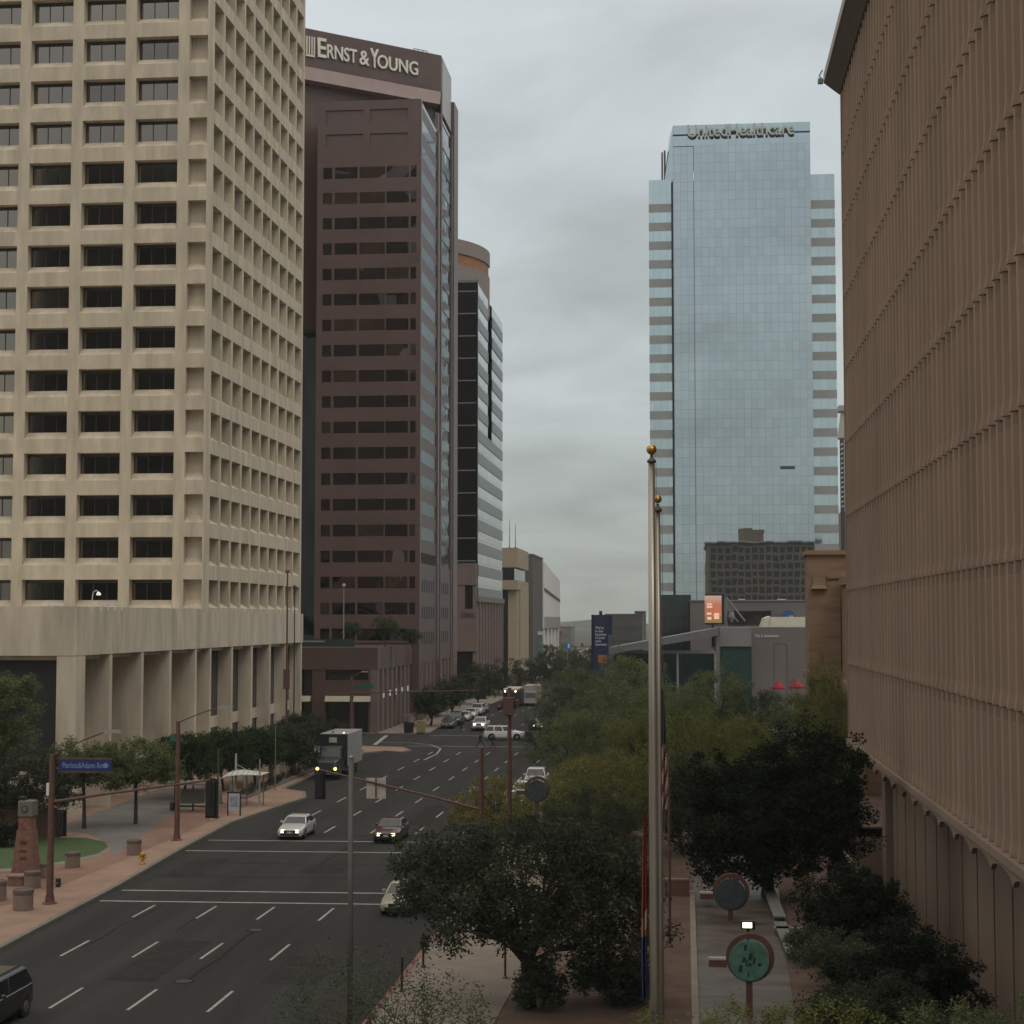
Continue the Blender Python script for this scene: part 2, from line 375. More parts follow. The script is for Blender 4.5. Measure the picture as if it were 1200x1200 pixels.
# back wall of the narrow corner bays
con.box(XS-2.3, XS-1.002, YF+1.0, YF+1.3, 15.8, 98.4)
con.build('wall', concrete, T1)
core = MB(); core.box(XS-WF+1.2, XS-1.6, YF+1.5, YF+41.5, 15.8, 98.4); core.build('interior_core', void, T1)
win_m = mat('bronze_window_glass', (.25, .215, .185), .05, 0, metal=1.0, bump=.04, bscale=.6)
win_ms = [win_m, win_m, mat('bronze_window_glass_dark', (.20, .17, .15), .05, 0, metal=1.0, bump=.04, bscale=.6), mat('bronze_window_glass_warm', (.27, .225, .175), .07, 0, metal=1.0, bump=.05, bscale=.6)]
mul_m = mat('dark_bronze_mullion', (.03, .025, .02), .5, 0)
n = 0; rest = MB()
for (z0, z1) in floors:
    for a, b in ops_f:
        if a < 0: continue
        X0 = XS-WF+a; X1 = XS-WF+b
        mb = MB(); mb.face([(X0, YF+.97, z0+.6), (X1, YF+.97, z0+.6), (X1, YF+.97, z1), (X0, YF+.97, z1)])
        if AY(0, 0, YF)[0]-5 < X1 and n < 100 and z0 < 76:
            wn = mb.build('window', random.choice(win_ms), T1); n += 1
            fm = MB()
            for q in (.02, .36, .69, .98): fm.box(X0+4.15*q-.03, X0+4.15*q+.03, YF+.90, YF+.965, z0+.75, z1)
            fm.box(X0+.05, X1-.05, YF+.89, YF+.955, z1-.3, z1-.05)
            f_ = fm.build('frame', mul_m, wn)
        else: rest.v += [v for v in mb.v]; k0 = len(rest.v)-4; rest.f.append([k0, k0+1, k0+2, k0+3]); rest.mi.append(0)
for (z0, z1) in floors:
    for a, b in ops_s:
        rest.face([(XS-1.32, YF+1+a, z0+.6), (XS-1.32, YF+1+b, z0+.6), (XS-1.32, YF+1+b, z1), (XS-1.32, YF+1+a, z1)])
rest.build('window', win_m, T1, kind='stuff')
# podium: fascia, fins, front opening
PX, PY = -46.0, 126.0
pod = MB()
pod.box(-100, PX, PY, PY+.8, 12.25, 16.0)                                    # front fascia
pod.box(PX-.8, PX, PY+.8, 159.999, 12.25, 16.0); pod.box(PX-.8, PX, 160, 203.4, 12.25, 15.699)                                # street fascia
pod.box(-100, PX-.8, PY+.8, 159.9, 15.3, 15.7)                               # terrace slab
pod.box(-100, PX-.8, PY+.8, 203.4, 11.9, 12.245)                                # soffit slab
pod.box(-100, -99, PY+.8, 203.4, 0, 15.2); pod.box(-99, PX-.8, 202.6, 203.4, 0, 11.9)
pod.build('podium_wall', concrete_pod, T1)
for y0 in (134, 142, 150, 158, 163, 171, 179, 187, 195, 202.6):
    dp = 3.6 if y0 <= 163 else 1.45
    MB().box(PX-dp, PX-.02, y0-.3, y0+.3, .1, 12.2).build('fin', concrete_pod, T1)
MB().box(PX-1.55, PX-.01, PY+.03, PY+2.0, .1, 12.22).build('corner_pillar', concrete_pod, T1)
MB().box(PX-4.2, PX-3.65, PY+1.6, 163.2, .1, 11.85).build('podium_back_wall', concrete_pod, T1)
for y0, y1 in ((163.3, 170.7), (171.3, 178.7), (179.3, 186.7), (187.3, 194.7), (195.3, 202.3)):
    g = MB(); g.box(PX-1.6, PX-1.47, y0, y1, 5.3, 12.2); g.build('podium_window', dark_glass, T1)
    g = MB(); g.box(PX-1.62, PX-1.3, y0, y1, 4.2, 5.3); g.box(PX-1.62, PX-1.3, y0, y0+.6, .1, 4.2); g.build('transom_wall', concrete_pod, T1)
    g = MB(); g.box(PX-1.7, PX-1.5, y0+.6, y1, .1, 4.2); g.build('podium_door', dark_glass, T1)
MB().box(-98, -47.6, PY+1.35, PY+1.5, .1, 11.85).build('lobby_shade_sheet', void, T1)  # near-black sheet painted in for the shade inside the front opening
lw = MB(); lw.box(-75, -47.6, PY-.6, PY-.1, .1, 3.5); lw.box(-58, -50.5, PY-1.6, PY-1.0, .1, 2.6); lw.build('garden_wall', concrete_pod, T1)
for kx in (): MB().box(kx-.5, kx+.5, PY+3, PY+4, .1, 11.85).build('lobby_pillar', concrete_pod, T1)
# terrace lamp and small white equipment on the podium roof
tl = thing('terrace_lamp', 'small white gooseneck lamp on the beige podium roof', 'lamp', (*[AY(108, 708, 127.5)[0], 127.5], 16.0))
x, z = AY(108, 708, 127.5)
MB().tube([(x, 127.5, 15.7), (x, 127.5, 16.7), (x+.08, 127.5, 17.1), (x+.3, 127.5, 17.25), (x+.5, 127.5, 17.1)], .035).build('post', white_m, tl)
MB().lathe([(.05, .12), (.16, .02), (.2, -.1), (.12, -.16)], (x+.5, 127.5, 17.0), 12).build('lamp_shade', mat('lit_lamp_shade', (.8, .78, .7), .5, 0, emit=.5), tl)
for j, (pxa, pxb) in enumerate(((48, 74), (119, 143))):
    xa = AY(pxa, 705, 127)[0]; xb = AY(pxb, 705, 127)[0]
    rt = thing('roof_rack', ['low white equipment rail on the podium roof at the left', 'short white equipment rail on the podium roof right of the small lamp'][j], 'rail', (xa, 127, 15.7))
    mb = MB(); mb.box(xa, xb, 126.95, 127.05, 16.15, 16.27)
    for q in range(4): xx = xa+(xb-xa)*q/3; mb.box(xx-.04, xx+.04, 126.97, 127.03, 15.7, 16.15)
    mb.build('rail', white_m, rt)

# ============================================================ 2. brown granite tower with rooftop lettering
T2 = thing('granite_tower', 'brown granite office tower with large rooftop lettering across its angled crown', 'office tower', (-50, 268, 0))
Z2 = 93.3; XE = -39.2
front_glass = mat('bronze_mirror_glass', (.11, .075, .07), .02, .1, .25, metal=1, bump=.5, bscale=.16)
front_dark = mat('dark_bronze_mirror_glass', (.055, .042, .045), .02, .1, .25, metal=1, bump=.5, bscale=.16)
rows = [10.0+3.86*k for k in range(0, 22)]
XL = -54.9; W2 = XE-XL
wcols = [(.9, 2.3), (2.7, 6.15), (6.5, 10.4), (10.6, 14.0), (14.3, 15.15)]
frnt = MB(); fr2 = ((XL, 250, 0), (1, 0), (0, -1))
frows = [(11.9+3.86*k, 13.65+3.86*k) for k in range(19)]
facade(frnt, fr2, wcols, frows, .12, 0, W2, 11.5, 85.2)
facade(frnt, fr2, [(1.3, 7.0), (8.0, 13.8)], [(86.1, 88.2), (89.8, 91.9)], .22, 0, W2, 85.2, Z2)
frnt.box(XL, XE-.02, 250.22, 271, .1, Z2-.2)
frnt.build('wall', granite, T2)
n = 0
for (z0, z1) in frows:
    for k, (a, b) in enumerate(wcols):
        g = MB(); g.box(XL+a+.01, XL+b-.01, 250.07, 250.20, z0+.01, z1-.01); g.build('window', random.choice((front_glass, front_dark, front_dark, front_dark)), T2)
MB().box(-66, XL-.1, 262, 263, 11, 92.5).build('side_glass', glassmat('navy_glass', (.09, .11, .14), (1.5, 3.86)), T2)
# street faces
side = MB()
def street_face(y0, y1, z0, z1):
    zz = z0
    while zz < z1-3.8:
        side.box(XE-.3, XE, y0, y1, zz, zz+1.9); zz += 3.86
    side.box(XE-.3, XE, y0, y1, zz, z1)
street_face(251.2, 267.6, 15.4, Z2)
street_face(272.2, 283.8, 15.4, 97)
side.build('spandrel_bands', granite_s, T2)
sg = glassmat('street_side_glass', (.25, .24, .235), (1.5, 3.86), axis='YZ', wav=.05, tilt=.02, mull=(.1, .09, .09), rough=.03)
g = MB(); g.box(XE-.4, XE-.09, 251.2, 267.6, 15.5, Z2-1); g.box(XE-.4, XE-.09, 272.2, 283.8, 15.5, 97)
g.build('street_glass', sg, T2)
pr = MB(); pr.box(XE-.5, XE+.12, 250.25, 251.2, .1, Z2-.05); pr.box(XE-.5, XE+.25, 267.6, 269.2, .1, Z2+.1); pr.box(XE-.6, XE-.1, 269.2, 271.2, .1, 97); pr.box(XE-.5, XE+.2, 271.2, 272.2, .1, 97.4); pr.box(XE-.5, XE+.2, 283.8, 285, .1, 97.4)
pr.box(XE-3, XE+.4, 285, 290, .1, 103.5); pr.box(-66, XE-3, 285.2, 290, .1, 100)
pr.build('corner_pier', mat('grey_brown_granite', (.13, .092, .085), .4, .08, .3), T2)
RXc, RYc = XE, 272.0
dL = ray(352, 31.5); tt = (107.3-H)/dL[2]; Lx, Ly = dL[0]*tt, dL[1]*tt
cr = MB(); cr.prism([(Lx, Ly), (RXc, RYc), (RXc, 284), (Lx, 284)], 101.3, 107.3); cr.build('crown_wall', granite, T2)
di = Vector((RXc-Lx, RYc-Ly, 0)).normalized(); nn = Vector((di.y, -di.x, 0))
cr = MB(); a = Vector((Lx, Ly, 0)); b = Vector((RXc, RYc, 0)); q = [a+nn*.7, b+nn*.7-di*.6, b-nn*3, a-nn*3]
t_ = [a-nn*.05, b-nn*.05, b-nn*3, a-nn*3]
cr.hexa([(v.x, v.y, 98.9) for v in q], [(v.x, v.y, 101.28) for v in t_]); cr.build('cornice', granite_l, T2)
cr = MB(); q = [a-nn*1.2, b-nn*1.2-di*.9, Vector((RXc-.8, 284, 0)), Vector((Lx, 284, 0))]; cr.prism([(v.x, v.y) for v in q], 60, 98.88); cr.build('upper_wall', granite, T2)
st_ = MB(); st_.box(XE-.2, XE+.03, 273.2, 283.6, 98, 107.0); st_.build('crown_side_panel', mat('pale_grey_granite', (.30, .26, .25), .3, .05, .5), T2)
cream = mat('cream_sign_letters', (.72, .70, .62), .5, .03, 1)
Lw = (Vector((RXc, RYc, 0))-Vector((Lx, Ly, 0))).length
def onwall(px, py):
    dd = ray(px, py); A = np.array([[dd[0], -di.x], [dd[1], -di.y]]); s_ = np.linalg.solve(A, np.array([Lx, Ly])); return s_[1], H+dd[2]*s_[0]
def wt(s_, pxa, pxb, z0, z1):
    ua, ub = onwall(pxa, 60)[0], onwall(pxb, 60)[0]
    p = Vector((Lx, Ly, 0))+di*ua+nn*.05; text('lettering', s_, cream, T2, (p.x, p.y, z0), di, (0, 0, 1), ub-ua, z1-z0, .3)
zb = onwall(370, 66)[1]; 
wt('E', 371.5, 381.5, zb-.1, zb+3.0); wt('RNST', 382.5, 417.5, zb, zb+2.25); wt('&', 420.5, 432, zb, zb+2.3); wt('Y', 433, 443, zb-.1, zb+3.0); wt('OUNG', 441.5, 489, zb, zb+2.2)
em = MB(fr=((Lx, Ly, 0), (di.x, di.y), (nn.x, nn.y))); u0 = onwall(358, 60)[0]; u1 = onwall(368, 60)[0]
for q in (0, .3, .6, .88): em.box(u0+(u1-u0)*q, u0+(u1-u0)*(q+.12), .05, .35, zb, zb+2.9)
em.box(u0, u1, .04, .3, zb-.3, zb); em.build('emblem', cream, T2)
rr = MB(); p0 = Vector((Lx, Ly, 0))+di*onwall(492, 60)[0]-nn*2; p1 = Vector((Lx, Ly, 0))+di*(Lw-1.5)-nn*2
rr.tube([(p0.x, p0.y, 108.3), (p1.x, p1.y, 108.3)], .07, 6)
for q in (0, .33, .66, 1):
    p = p0.lerp(p1, q); rr.tube([(p.x, p.y, 107.3), (p.x, p.y, 108.3)], .06, 6)
rr.build('roof_rail', steel, T2)
# base: street podium with columns
PBX = -40.4
pb = MB()
pb.box(-66, PBX, 222.6, 250, 8.4, 11.3); pb.box(-66, PBX-1.2, 224, 250, .1, 8.35)
pb.box(XE-1, XE+.05, 251.2, 267.6, 8.6, 23.4); pb.box(XE-1, XE+.05, 272.2, 283.8, 8.6, 23.4)
pb.box(-66, -50.6, 222.7, 223.9, .1, 8.4); pb.box(-49.1, -47.3, 222.7, 223.9, .1, 8.4); pb.box(-47.3, -41.6, 222.75, 223.6, 5.0, 7.0); pb.box(-43.85, -43.45, 222.7, 223.9, .1, 4.95); pb.box(-41.6, PBX-.9, 222.7, 223.9, .1, 8.38)
pb.build('podium_wall', granite, T2)
pil = mat('podium_pilaster_granite', (.165, .12, .11), .6, .08, .5)
for y0 in (222.6, 226.2, 229.8, 233.4, 237, 240.6, 244.2, 247.6):
    MB().box(PBX-.9, PBX+.1, y0+.01, y0+1.1, .1, 8.38).build('column', pil, T2)
for k in range(9):
    y0 = 252+4*k; MB().box(XE-.6, XE+.25, y0, y0+.9, .1, 8.55).build('column', pil, T2)
for y0 in (222.7, 233.5, 249): MB().box(PBX, PBX+.22, y0, y0+.9, 8.4, 11.35).build('pilaster_cap', pil, T2)
g = MB(); g.box(-47.2, -41.7, 223.4, 223.8, 7.02, 8.38); g.box(-47.2, -41.7, 223.75, 223.95, .2, 4.95); g.box(-50.5, -49.2, 223.6, 223.8, .2, 8.3)
g.build('podium_glass', dark_glass, T2)
aw = mat('cream_awning', (.40, .36, .28), .8, .05, 1)
for xa, xb in ((-51, -49.2), (-47.2, -43.9), (-43.4, -41.2)):
    MB().hexa([(xa, 221.6, 4.25), (xb, 221.6, 4.25), (xb, 222.65, 4.25), (xa, 222.65, 4.25)], [(xa, 222.1, 4.95), (xb, 222.1, 4.95), (xb, 222.65, 4.95), (xa, 222.65, 4.95)]).build('awning', aw, T2)
g = MB()
for zz in (11.3, 15.1, 19.1):
    for y0 in [252.6+2.3*k for k in range(6)]+[273+2.3*k for k in range(4)]: MB().box(XE-.2, XE+.06, y0, y0+1.3, zz, zz+1.85).build('narrow_window', void, T2)
MB().box(XE-.8, XE-.7, 251.3, 285, .1, 8.55).build('arcade_dark_back', void, T2); MB().box(PBX-1.19, PBX-1.1, 224, 249.9, .1, 8.3).build('arcade_dark_back', void, T2)  # near-black backing sheets make the slots between the columns dark
MB().box(-62, -43.5, 222.9, 223.0, 11.4, 12.4).build('terrace_glass_rail', mat('pale_green_glass', (.03, .045, .045), .1, 0), T2)
MB().box(-62, -47.5, 222.8, 223.1, 12.0, 12.22).build('terrace_handrail', mat('pale_rail', (.20, .25, .25), .4, 0), T2)
for k in range(5):
    yb = 226+5*k; bl = thing('wall_lamp', f'small white lantern on the granite podium column, number {k+1} counting away from the corner', 'lamp', (PBX+.1, yb, 4.6), group='lanterns on the granite podium')
    bl['label'] = 'small white lantern on a column of the brown granite podium'
    MB().box(PBX+.12, PBX+.3, yb+.3, yb+.55, 4.6, 5.4).build('shade', mat('lantern_white', (.6, .58, .52), .6, 0, emit=.25), bl)
    MB().box(PBX+.1, PBX+.2, yb+.2, yb+.65, 5.42, 5.5).build('bracket', darkm, bl)

# ============================================================ 3. tower with curved crown
T3 = thing('curved_crown_tower', 'dark glass office tower with silver bands and a curved beige crown behind the brown tower', 'office tower', (-55, 340, 0))
X3 = -39.0
dg = MB(); dg.box(-64, X3-.05, 321, 322, 26, 79.4); dg.build('front_glass', glassmat('charcoal_glass', (.13, .13, .15), (1.75, 4.3), line=.05), T3)
b3 = MB()
for k in range(13): b3.box(-64, X3-.4, 320.82, 321.0, 26+4.3*k, 26.22+4.3*k)
b3.box(-64, X3+.1, 320.8, 321, 79.4, 79.9); b3.build('front_bands', mat('grey_metal_band', (.16, .17, .18), .4, 0), T3)
MB().box(-64, X3-.3, 322, 365, .1, 79.2).build('core', mat('grey_cladding', (.2, .2, .2), .6, .05, .5), T3)
sp_ = MB(); zz = 19
while zz < 78: sp_.box(X3-.25, X3, 322, 338, zz, zz+2.1); sp_.box(X3-.25, X3, 345, 365, zz, zz+2.1); sp_.box(X3-.25, X3, 338, 345, zz, zz+2.1) if zz < 50 else None; zz += 4.3
sp_.build('silver_bands', mat('silver_cladding', (.27, .28, .28), .35, .05, .5, metal=.5), T3)
MB().box(X3-.28, X3-.12, 322, 338, 19, 79.2).build('street_glass', glassmat('pale_street_glass', (.38, .395, .41), (1.6, 4.3), axis='YZ', line=.06, wav=.03), T3)
MB().box(X3-.28, X3-.12, 345, 365, 19, 79.2).build('street_glass', glassmat('pale_street_glass_b', (.38, .395, .41), (1.6, 4.3), axis='YZ', line=.06, wav=.03), T3)
MB().box(X3-.28, X3-.12, 338, 345, 19, 50).build('street_glass', glassmat('pale_street_glass_c', (.38, .395, .41), (1.6, 4.3), axis='YZ', line=.06, wav=.03), T3)
MB().box(X3-1.6, X3-.3, 338, 345, 50, 79.2).build('dark_notch', dark_glass, T3)
def arcwall(r0, r1, z0, z1, m, name, a0=-5, a1=95, cx=-59.2, cy=339.5):
    mb = MB(); n = 24
    for k in range(n):
        t0, t1 = R(a0+(a1-a0)*k/n), R(a0+(a1-a0)*(k+1)/n)
        P = lambda r, t: (cx+r*math.cos(t), cy-r*math.sin(t))
        mb.prism([P(r1, t0), P(r1, t1), P(r0, t1), P(r0, t0)], z0, z1)
    return mb.build(name, m, T3)
beige3 = mat('pink_beige_precast', (.24, .20, .18), .7, .05, .5)
arcwall(18, 20.2, 86.4, 89.2, beige3, 'crown_parapet'); arcwall(18, 19.9, 84.2, 86.38, mat('orange_crown_band', (.32, .13, .055), .6, .1, 1), 'crown_band'); arcwall(18, 20.15, 76, 84.18, beige3, 'crown_wall')
lb = MB(); lb.box(-64, X3-.2, 320.2, 321.9, 21.5, 25.6); lb.box(-64, X3-.1, 320, 321.9, 9.0, 17.0); 
lb.box(-64, -41.4, 320.3, 321.9, 17, 21.4); lb.box(X3-.9, X3-.2, 320.3, 321.9, 17, 21.4); lb.box(X3-.9, X3-.1, 320.3, 321.9, .1, 9)
for k in range(9): lb.box(X3-.1, X3+.3, 322.5+5*k, 323.6+5*k, .1, 18.4)
lb.box(X3-.2, X3+.35, 320.2, 366, 18.4, 19.4); lb.build('base_wall', mat('pink_granite', (.18, .125, .11), .6, .07, .5), T3)
MB().box(-46, X3-.95, 321.0, 321.3, .5, 8.9).build('base_glass', dark_glass, T3); MB().box(-41.3, X3-.95, 321.0, 321.3, 17.1, 21.3).build('base_window', dark_glass, T3)
text('lettering', 'CAPITAL', mat('dim_letters', (.10, .08, .075), .6, 0), T3, (-42.0, 319.95, 15.4), (1, 0, 0), (0, 0, 1), 2.6, .9, .1)

# ============================================================ 4-6. low buildings down the street
T4 = thing('banded_building', 'mid-rise tan building with a dark window band under its heavy top, far along the street', 'building', (-50, 412, 0))
tan4 = mat('tan_precast', (.33, .27, .19), .8, .06, .4); m4 = MB()
m4.box(-70, X3, 398, 426, 27.2, 31.8); m4.box(-70, X3, 398, 426, 22.0, 24.2); m4.box(-70, X3-1, 399, 425.5, 24.2, 27.2)
for a, b in ((-70, -42.9), (-41.4, -39.6)): m4.box(a, b, 399.5, 425.5, .1, 22)
m4.box(-39.6, X3-.3, 399.5, 404, .1, 22); m4.box(X3-.3, X3+.1, 404, 425.5, .1, 22); m4.build('wall', tan4, T4)
g = MB(); g.box(-69.8, X3-.8, 398.3, 425.2, 24.25, 27.15); g.build('window_band', dark_glass, T4)
g = MB(); g.box(-42.9, -41.4, 400, 425.3, .1, 21.9); g.build('slot_window', dark_glass, T4)
for k, x in enumerate((-41.6, -40.2)):
    a = thing('roof_antenna', ['thin left antenna mast on the tan banded building', 'thin right antenna mast on the tan banded building'][k], 'antenna', (x, 405, 31.8)); MB().tube([(x, 405, 31.8), (x, 405, 39-k)], [.12, .05], 6).build('mast', steel, a); MB().box(x-.3, x+.3, 404.7, 405.3, 31.8, 32.2).build('foot', steel, a)
T5 = thing('grey_block', 'plain dark grey-brown block between the tan banded building and the white building', 'building', (-50, 455, 0))
MB().box(-72, -39.2, 440, 471, .1, 31.6).build('wall', mat('dark_grey_stucco', (.10, .088, .08), .8, .08, .2), T5); MB().box(-72.2, -39.0, 439.8, 471.1, 31.6, 32.0).build('roof_coping', mat('grey_coping', (.16, .15, .14), .7, .05, 1), T5)
T6 = thing('white_building', 'white stucco building with a roof sloping down away along the street', 'building', (-50, 502, 0))
wh6 = mat('white_stucco', (.72, .70, .66), .8, .05, .3); m6 = MB()
m6.hexa([(-72, 472, 12.5), (-39, 472, 12.5), (-39, 534, 12.5), (-72, 534, 12.5)], [(-72, 472, 31.2), (-39, 472, 31.2), (-39, 534, 27), (-72, 534, 27)])
for k in range(5): m6.box(-41, -39.1, 474+13.5*k, 477.5+13.5*k, .1, 12.4)
m6.build('wall', wh6, T6)
MB().box(-72, -41.5, 473, 533.5, .1, 12.4).build('recessed_ground_floor', dark_glass, T6)  # dark glass box set back behind the piers
m6 = MB(); m6.hexa([(-39.3, 474, 23), (-38.8, 474, 23), (-38.8, 533, 20.5), (-39.3, 533, 20.5)], [(-39.3, 474, 23.8), (-38.8, 474, 23.8), (-38.8, 533, 21.2), (-39.3, 533, 21.2)]); m6.build('dark_band', mat('dark_rail', (.05, .05, .05), .6, 0), T6)  # dark line along the white street face, falling with the roof
m6 = MB(); m6.box(-39.2, -38.85, 474, 533, 12.5, 15.8); m6.build('lower_band', mat('greenish_stucco', (.30, .31, .28), .8, .05, .5), T6)
# far hazy blocks
for nm, lb_, X0, X1, Y0, h, c in (('distant_building', 'pale hazy office block at the far end of the street', -166, -130, 1500, 26.5, (.36, .34, .31)),
      ('distant_building', 'low hazy grey block at the left foot of the pale far one', -176, -152, 1440, 20, (.30, .28, .26)),
      ('distant_building', 'long low grey wall building at the end of the street beside the blue pylon', -62, -46, 690, 12, (.17, .16, .15)),
      ('distant_building', 'low grey shed roofline behind the blue pylon sign', -26, -14, 560, 16.5, (.15, .135, .13)),
      ('distant_building', 'small dark tower block just left of the flagpoles on the horizon', -17.6, -14.2, 600, 17.6, (.09, .095, .09))):
    t = thing(nm, lb_, 'building', ((X0+X1)/2, Y0, 0)); mb = MB(); mb.box(X0, X1, Y0, Y0+25, 0, h); mb.build('wall', mat('far_'+lb_[:14], c, .85, .12, .08), t)
    g = MB(); kz = 4
    while kz < h-3: g.box(X0+1, X1-1, Y0-.12, Y0, kz, kz+1.5); kz += 4
    g.build('window_band', mat('far_window', (.12, .12, .12), .3, 0), t); MB().box(X0-.2, X1+.2, Y0-.2, Y0+25.2, h, h+.4).build('roof', mat('far_roof', (.2, .19, .18), .8, 0), t)
ri = MB()
pr_ = [(-2300+i*46, 8+6*math.sin(i*.7)+5*math.sin(i*.31+1)+3*math.sin(i*1.9)) for i in range(101)]
for (xa, za), (xb, zb2) in zip(pr_, pr_[1:]): ri.hexa([(xa, 2900, 0), (xb, 2900, 0), (xb, 3100, 0), (xa, 3100, 0)], [(xa, 2960, za), (xb, 2960, zb2), (xb, 3040, zb2), (xa, 3040, za)])
structure('distant_treeline', ri, mat('far_trees', (.06, .07, .05), .9, .3, .02))

# ============================================================ 7. glass tower with rooftop lettering on the right
T7 = thing('glass_tower', 'pale blue mirror-glass skyscraper with stepped wings and rooftop lettering', 'skyscraper', (18, 530, 0))
Y7 = 513.0; k7 = Y7/355
ax = lambda px: AY(px, 500, Y7)[0]
xL, xR = ax(790.5), ax(953); xw0, xw1 = ax(761.5), ax(982); xm = ax(815); ztop = AY(870, 145, Y7)[1]; zw = AY(770, 209, Y7)[1]
cm = glassmat('blue_mirror_glass', (.50, .565, .595), (2.07, 2.89), mull=(.30, .36, .38), wav=.0012, tilt=.0012, rough=.004, line=.03, cvar=.09)
cw = MB(); cw.box(xm, xR, Y7, Y7+30, 0, ztop-6.4); cw.build('main_glass', cm, T7)
cm2 = glassmat('blue_mirror_glass_side', (.49, .555, .59), (2.07, 2.89), mull=(.30, .36, .38), wav=.0012, tilt=.0012, rough=.004, line=.03, cvar=.08)
cw = MB(); cw.box(xL, xm-.15, Y7+.4, Y7+30, 0, ztop-6.4); cw.build('side_glass', cm2, T7)
cm3 = glassmat('blue_mirror_parapet', (.50, .585, .615), (4.13, 5.78), mull=(.34, .4, .42), wav=.01, tilt=.008, line=.03, cvar=.05)
MB().box(xL-.05, xR+.05, Y7-.1, Y7+30, ztop-2.75, ztop).build('parapet', cm3, T7)
MB().box(xL, xR, Y7+.05, Y7+30, ztop-3.3, ztop-2.75).build('parapet_dark_line', darkm, T7)  # black strip forming the dark line under the parapet
MB().box(xL, xR, Y7-.06, Y7+30, ztop-6.4, ztop-3.3).build('sign_band', cm3, T7)
MB().box(xm-.15, xm, Y7+.3, Y7+29, 0, ztop-17).build('dark_reveal', mat('slate_reveal', (.10, .12, .13), .5, 0), T7)
sk = MB(); x1_ = ax(779)
sk.face([(xL, Y7+.3, ztop), (ax(785), Y7+8, ztop-7), (ax(783), Y7+8, ztop-11), (ax(783), Y7+8, zw), (xL, Y7+.3, zw)])
sk.hexa([(x1_, Y7+6, zw-1), (xL-.1, Y7+1, zw-1), (xL-.1, Y7+28, zw-1), (x1_, Y7+28, zw-1)], [(ax(786), Y7+6, ztop-2), (xL-.1, Y7+1, ztop-.1), (xL-.1, Y7+28, ztop-.1), (ax(786), Y7+28, ztop-2)])
sk.build('raked_side', cm3, T7)
vb = MB(); vb.box(ax(776.3), ax(778.2), Y7+8, Y7+12, zw-1, AY(777, 170, Y7)[1]); vb.box(ax(779.3), ax(781.5), Y7+7, Y7+12, zw-1, AY(777, 169, Y7)[1]); vb.build('roof_fins', mat('dark_fin', (.05, .055, .06), .5, 0), T7)
wingm = glassmat('wing_glass', (.55, .64, .66), (2.07, 5.78), mull=(.35, .4, .42), wav=.01, tilt=.005, line=.025, cvar=.08)
MB().box(xw0, xL-.65, Y7+2, Y7+28, 0, zw).build('wing_glass', wingm, T7)
MB().box(xR+.02, xw1, Y7+2, Y7+28, 0, zw+.5).build('wing_glass', wingm, T7)
MB().box(xL-.65, xL, Y7+3, Y7+28, 0, zw+.6).build('dark_slot', mat('slate_slot', (.05, .065, .07), .5, 0), T7)
spd = mat('grey_spandrel', (.27, .275, .27), .5, .06, .3)
for k in range(25):
    zz = zw-k7*(5.3+1.6+4.0*k*.998)
    if zz < 1: break
    for s0, s1 in ((xw0-.03, xL-.66), (xR+.03, xw1+.03)):
        MB().box(s0, s1, Y7+1.9, Y7+28.05, zz, zz+1.75*k7).build('spandrel_band', spd, T7)
zl = AY(870, 160.5, Y7)[1]
text('lettering', 'UnitedHealthcare', mat('sign_grey_green', (.42, .46, .44), .6, 0), T7, (ax(808), Y7-1.0, zl), (1, 0, 0), (0, 0, 1), ax(934)-ax(808), 3.7, .7)
text('lettering_dark_copy', 'UnitedHealthcare', darkm, T7, (ax(808)+.12, Y7-.2, zl-.46), (1, 0, 0), (0, 0, 1), ax(934)-ax(808), 3.6, .1)  # black copy of the letters, set back and shifted right and down
MB().box(ax(914), ax(931), Y7-.25, Y7-.02, AY(900, 550, Y7)[1], AY(900, 546.5, Y7)[1]).build('open_vent', mat('dark_teal_vent', (.03, .05, .05), .5, 0), T7)
for k, px in enumerate((876, 792.5, 950)):
    MB().box(ax(px)-(.7 if k == 0 else .12), ax(px)+(.7 if k == 0 else .12), Y7+4, Y7+5, ztop, ztop+.8).build('roof_fixture', steel, T7)

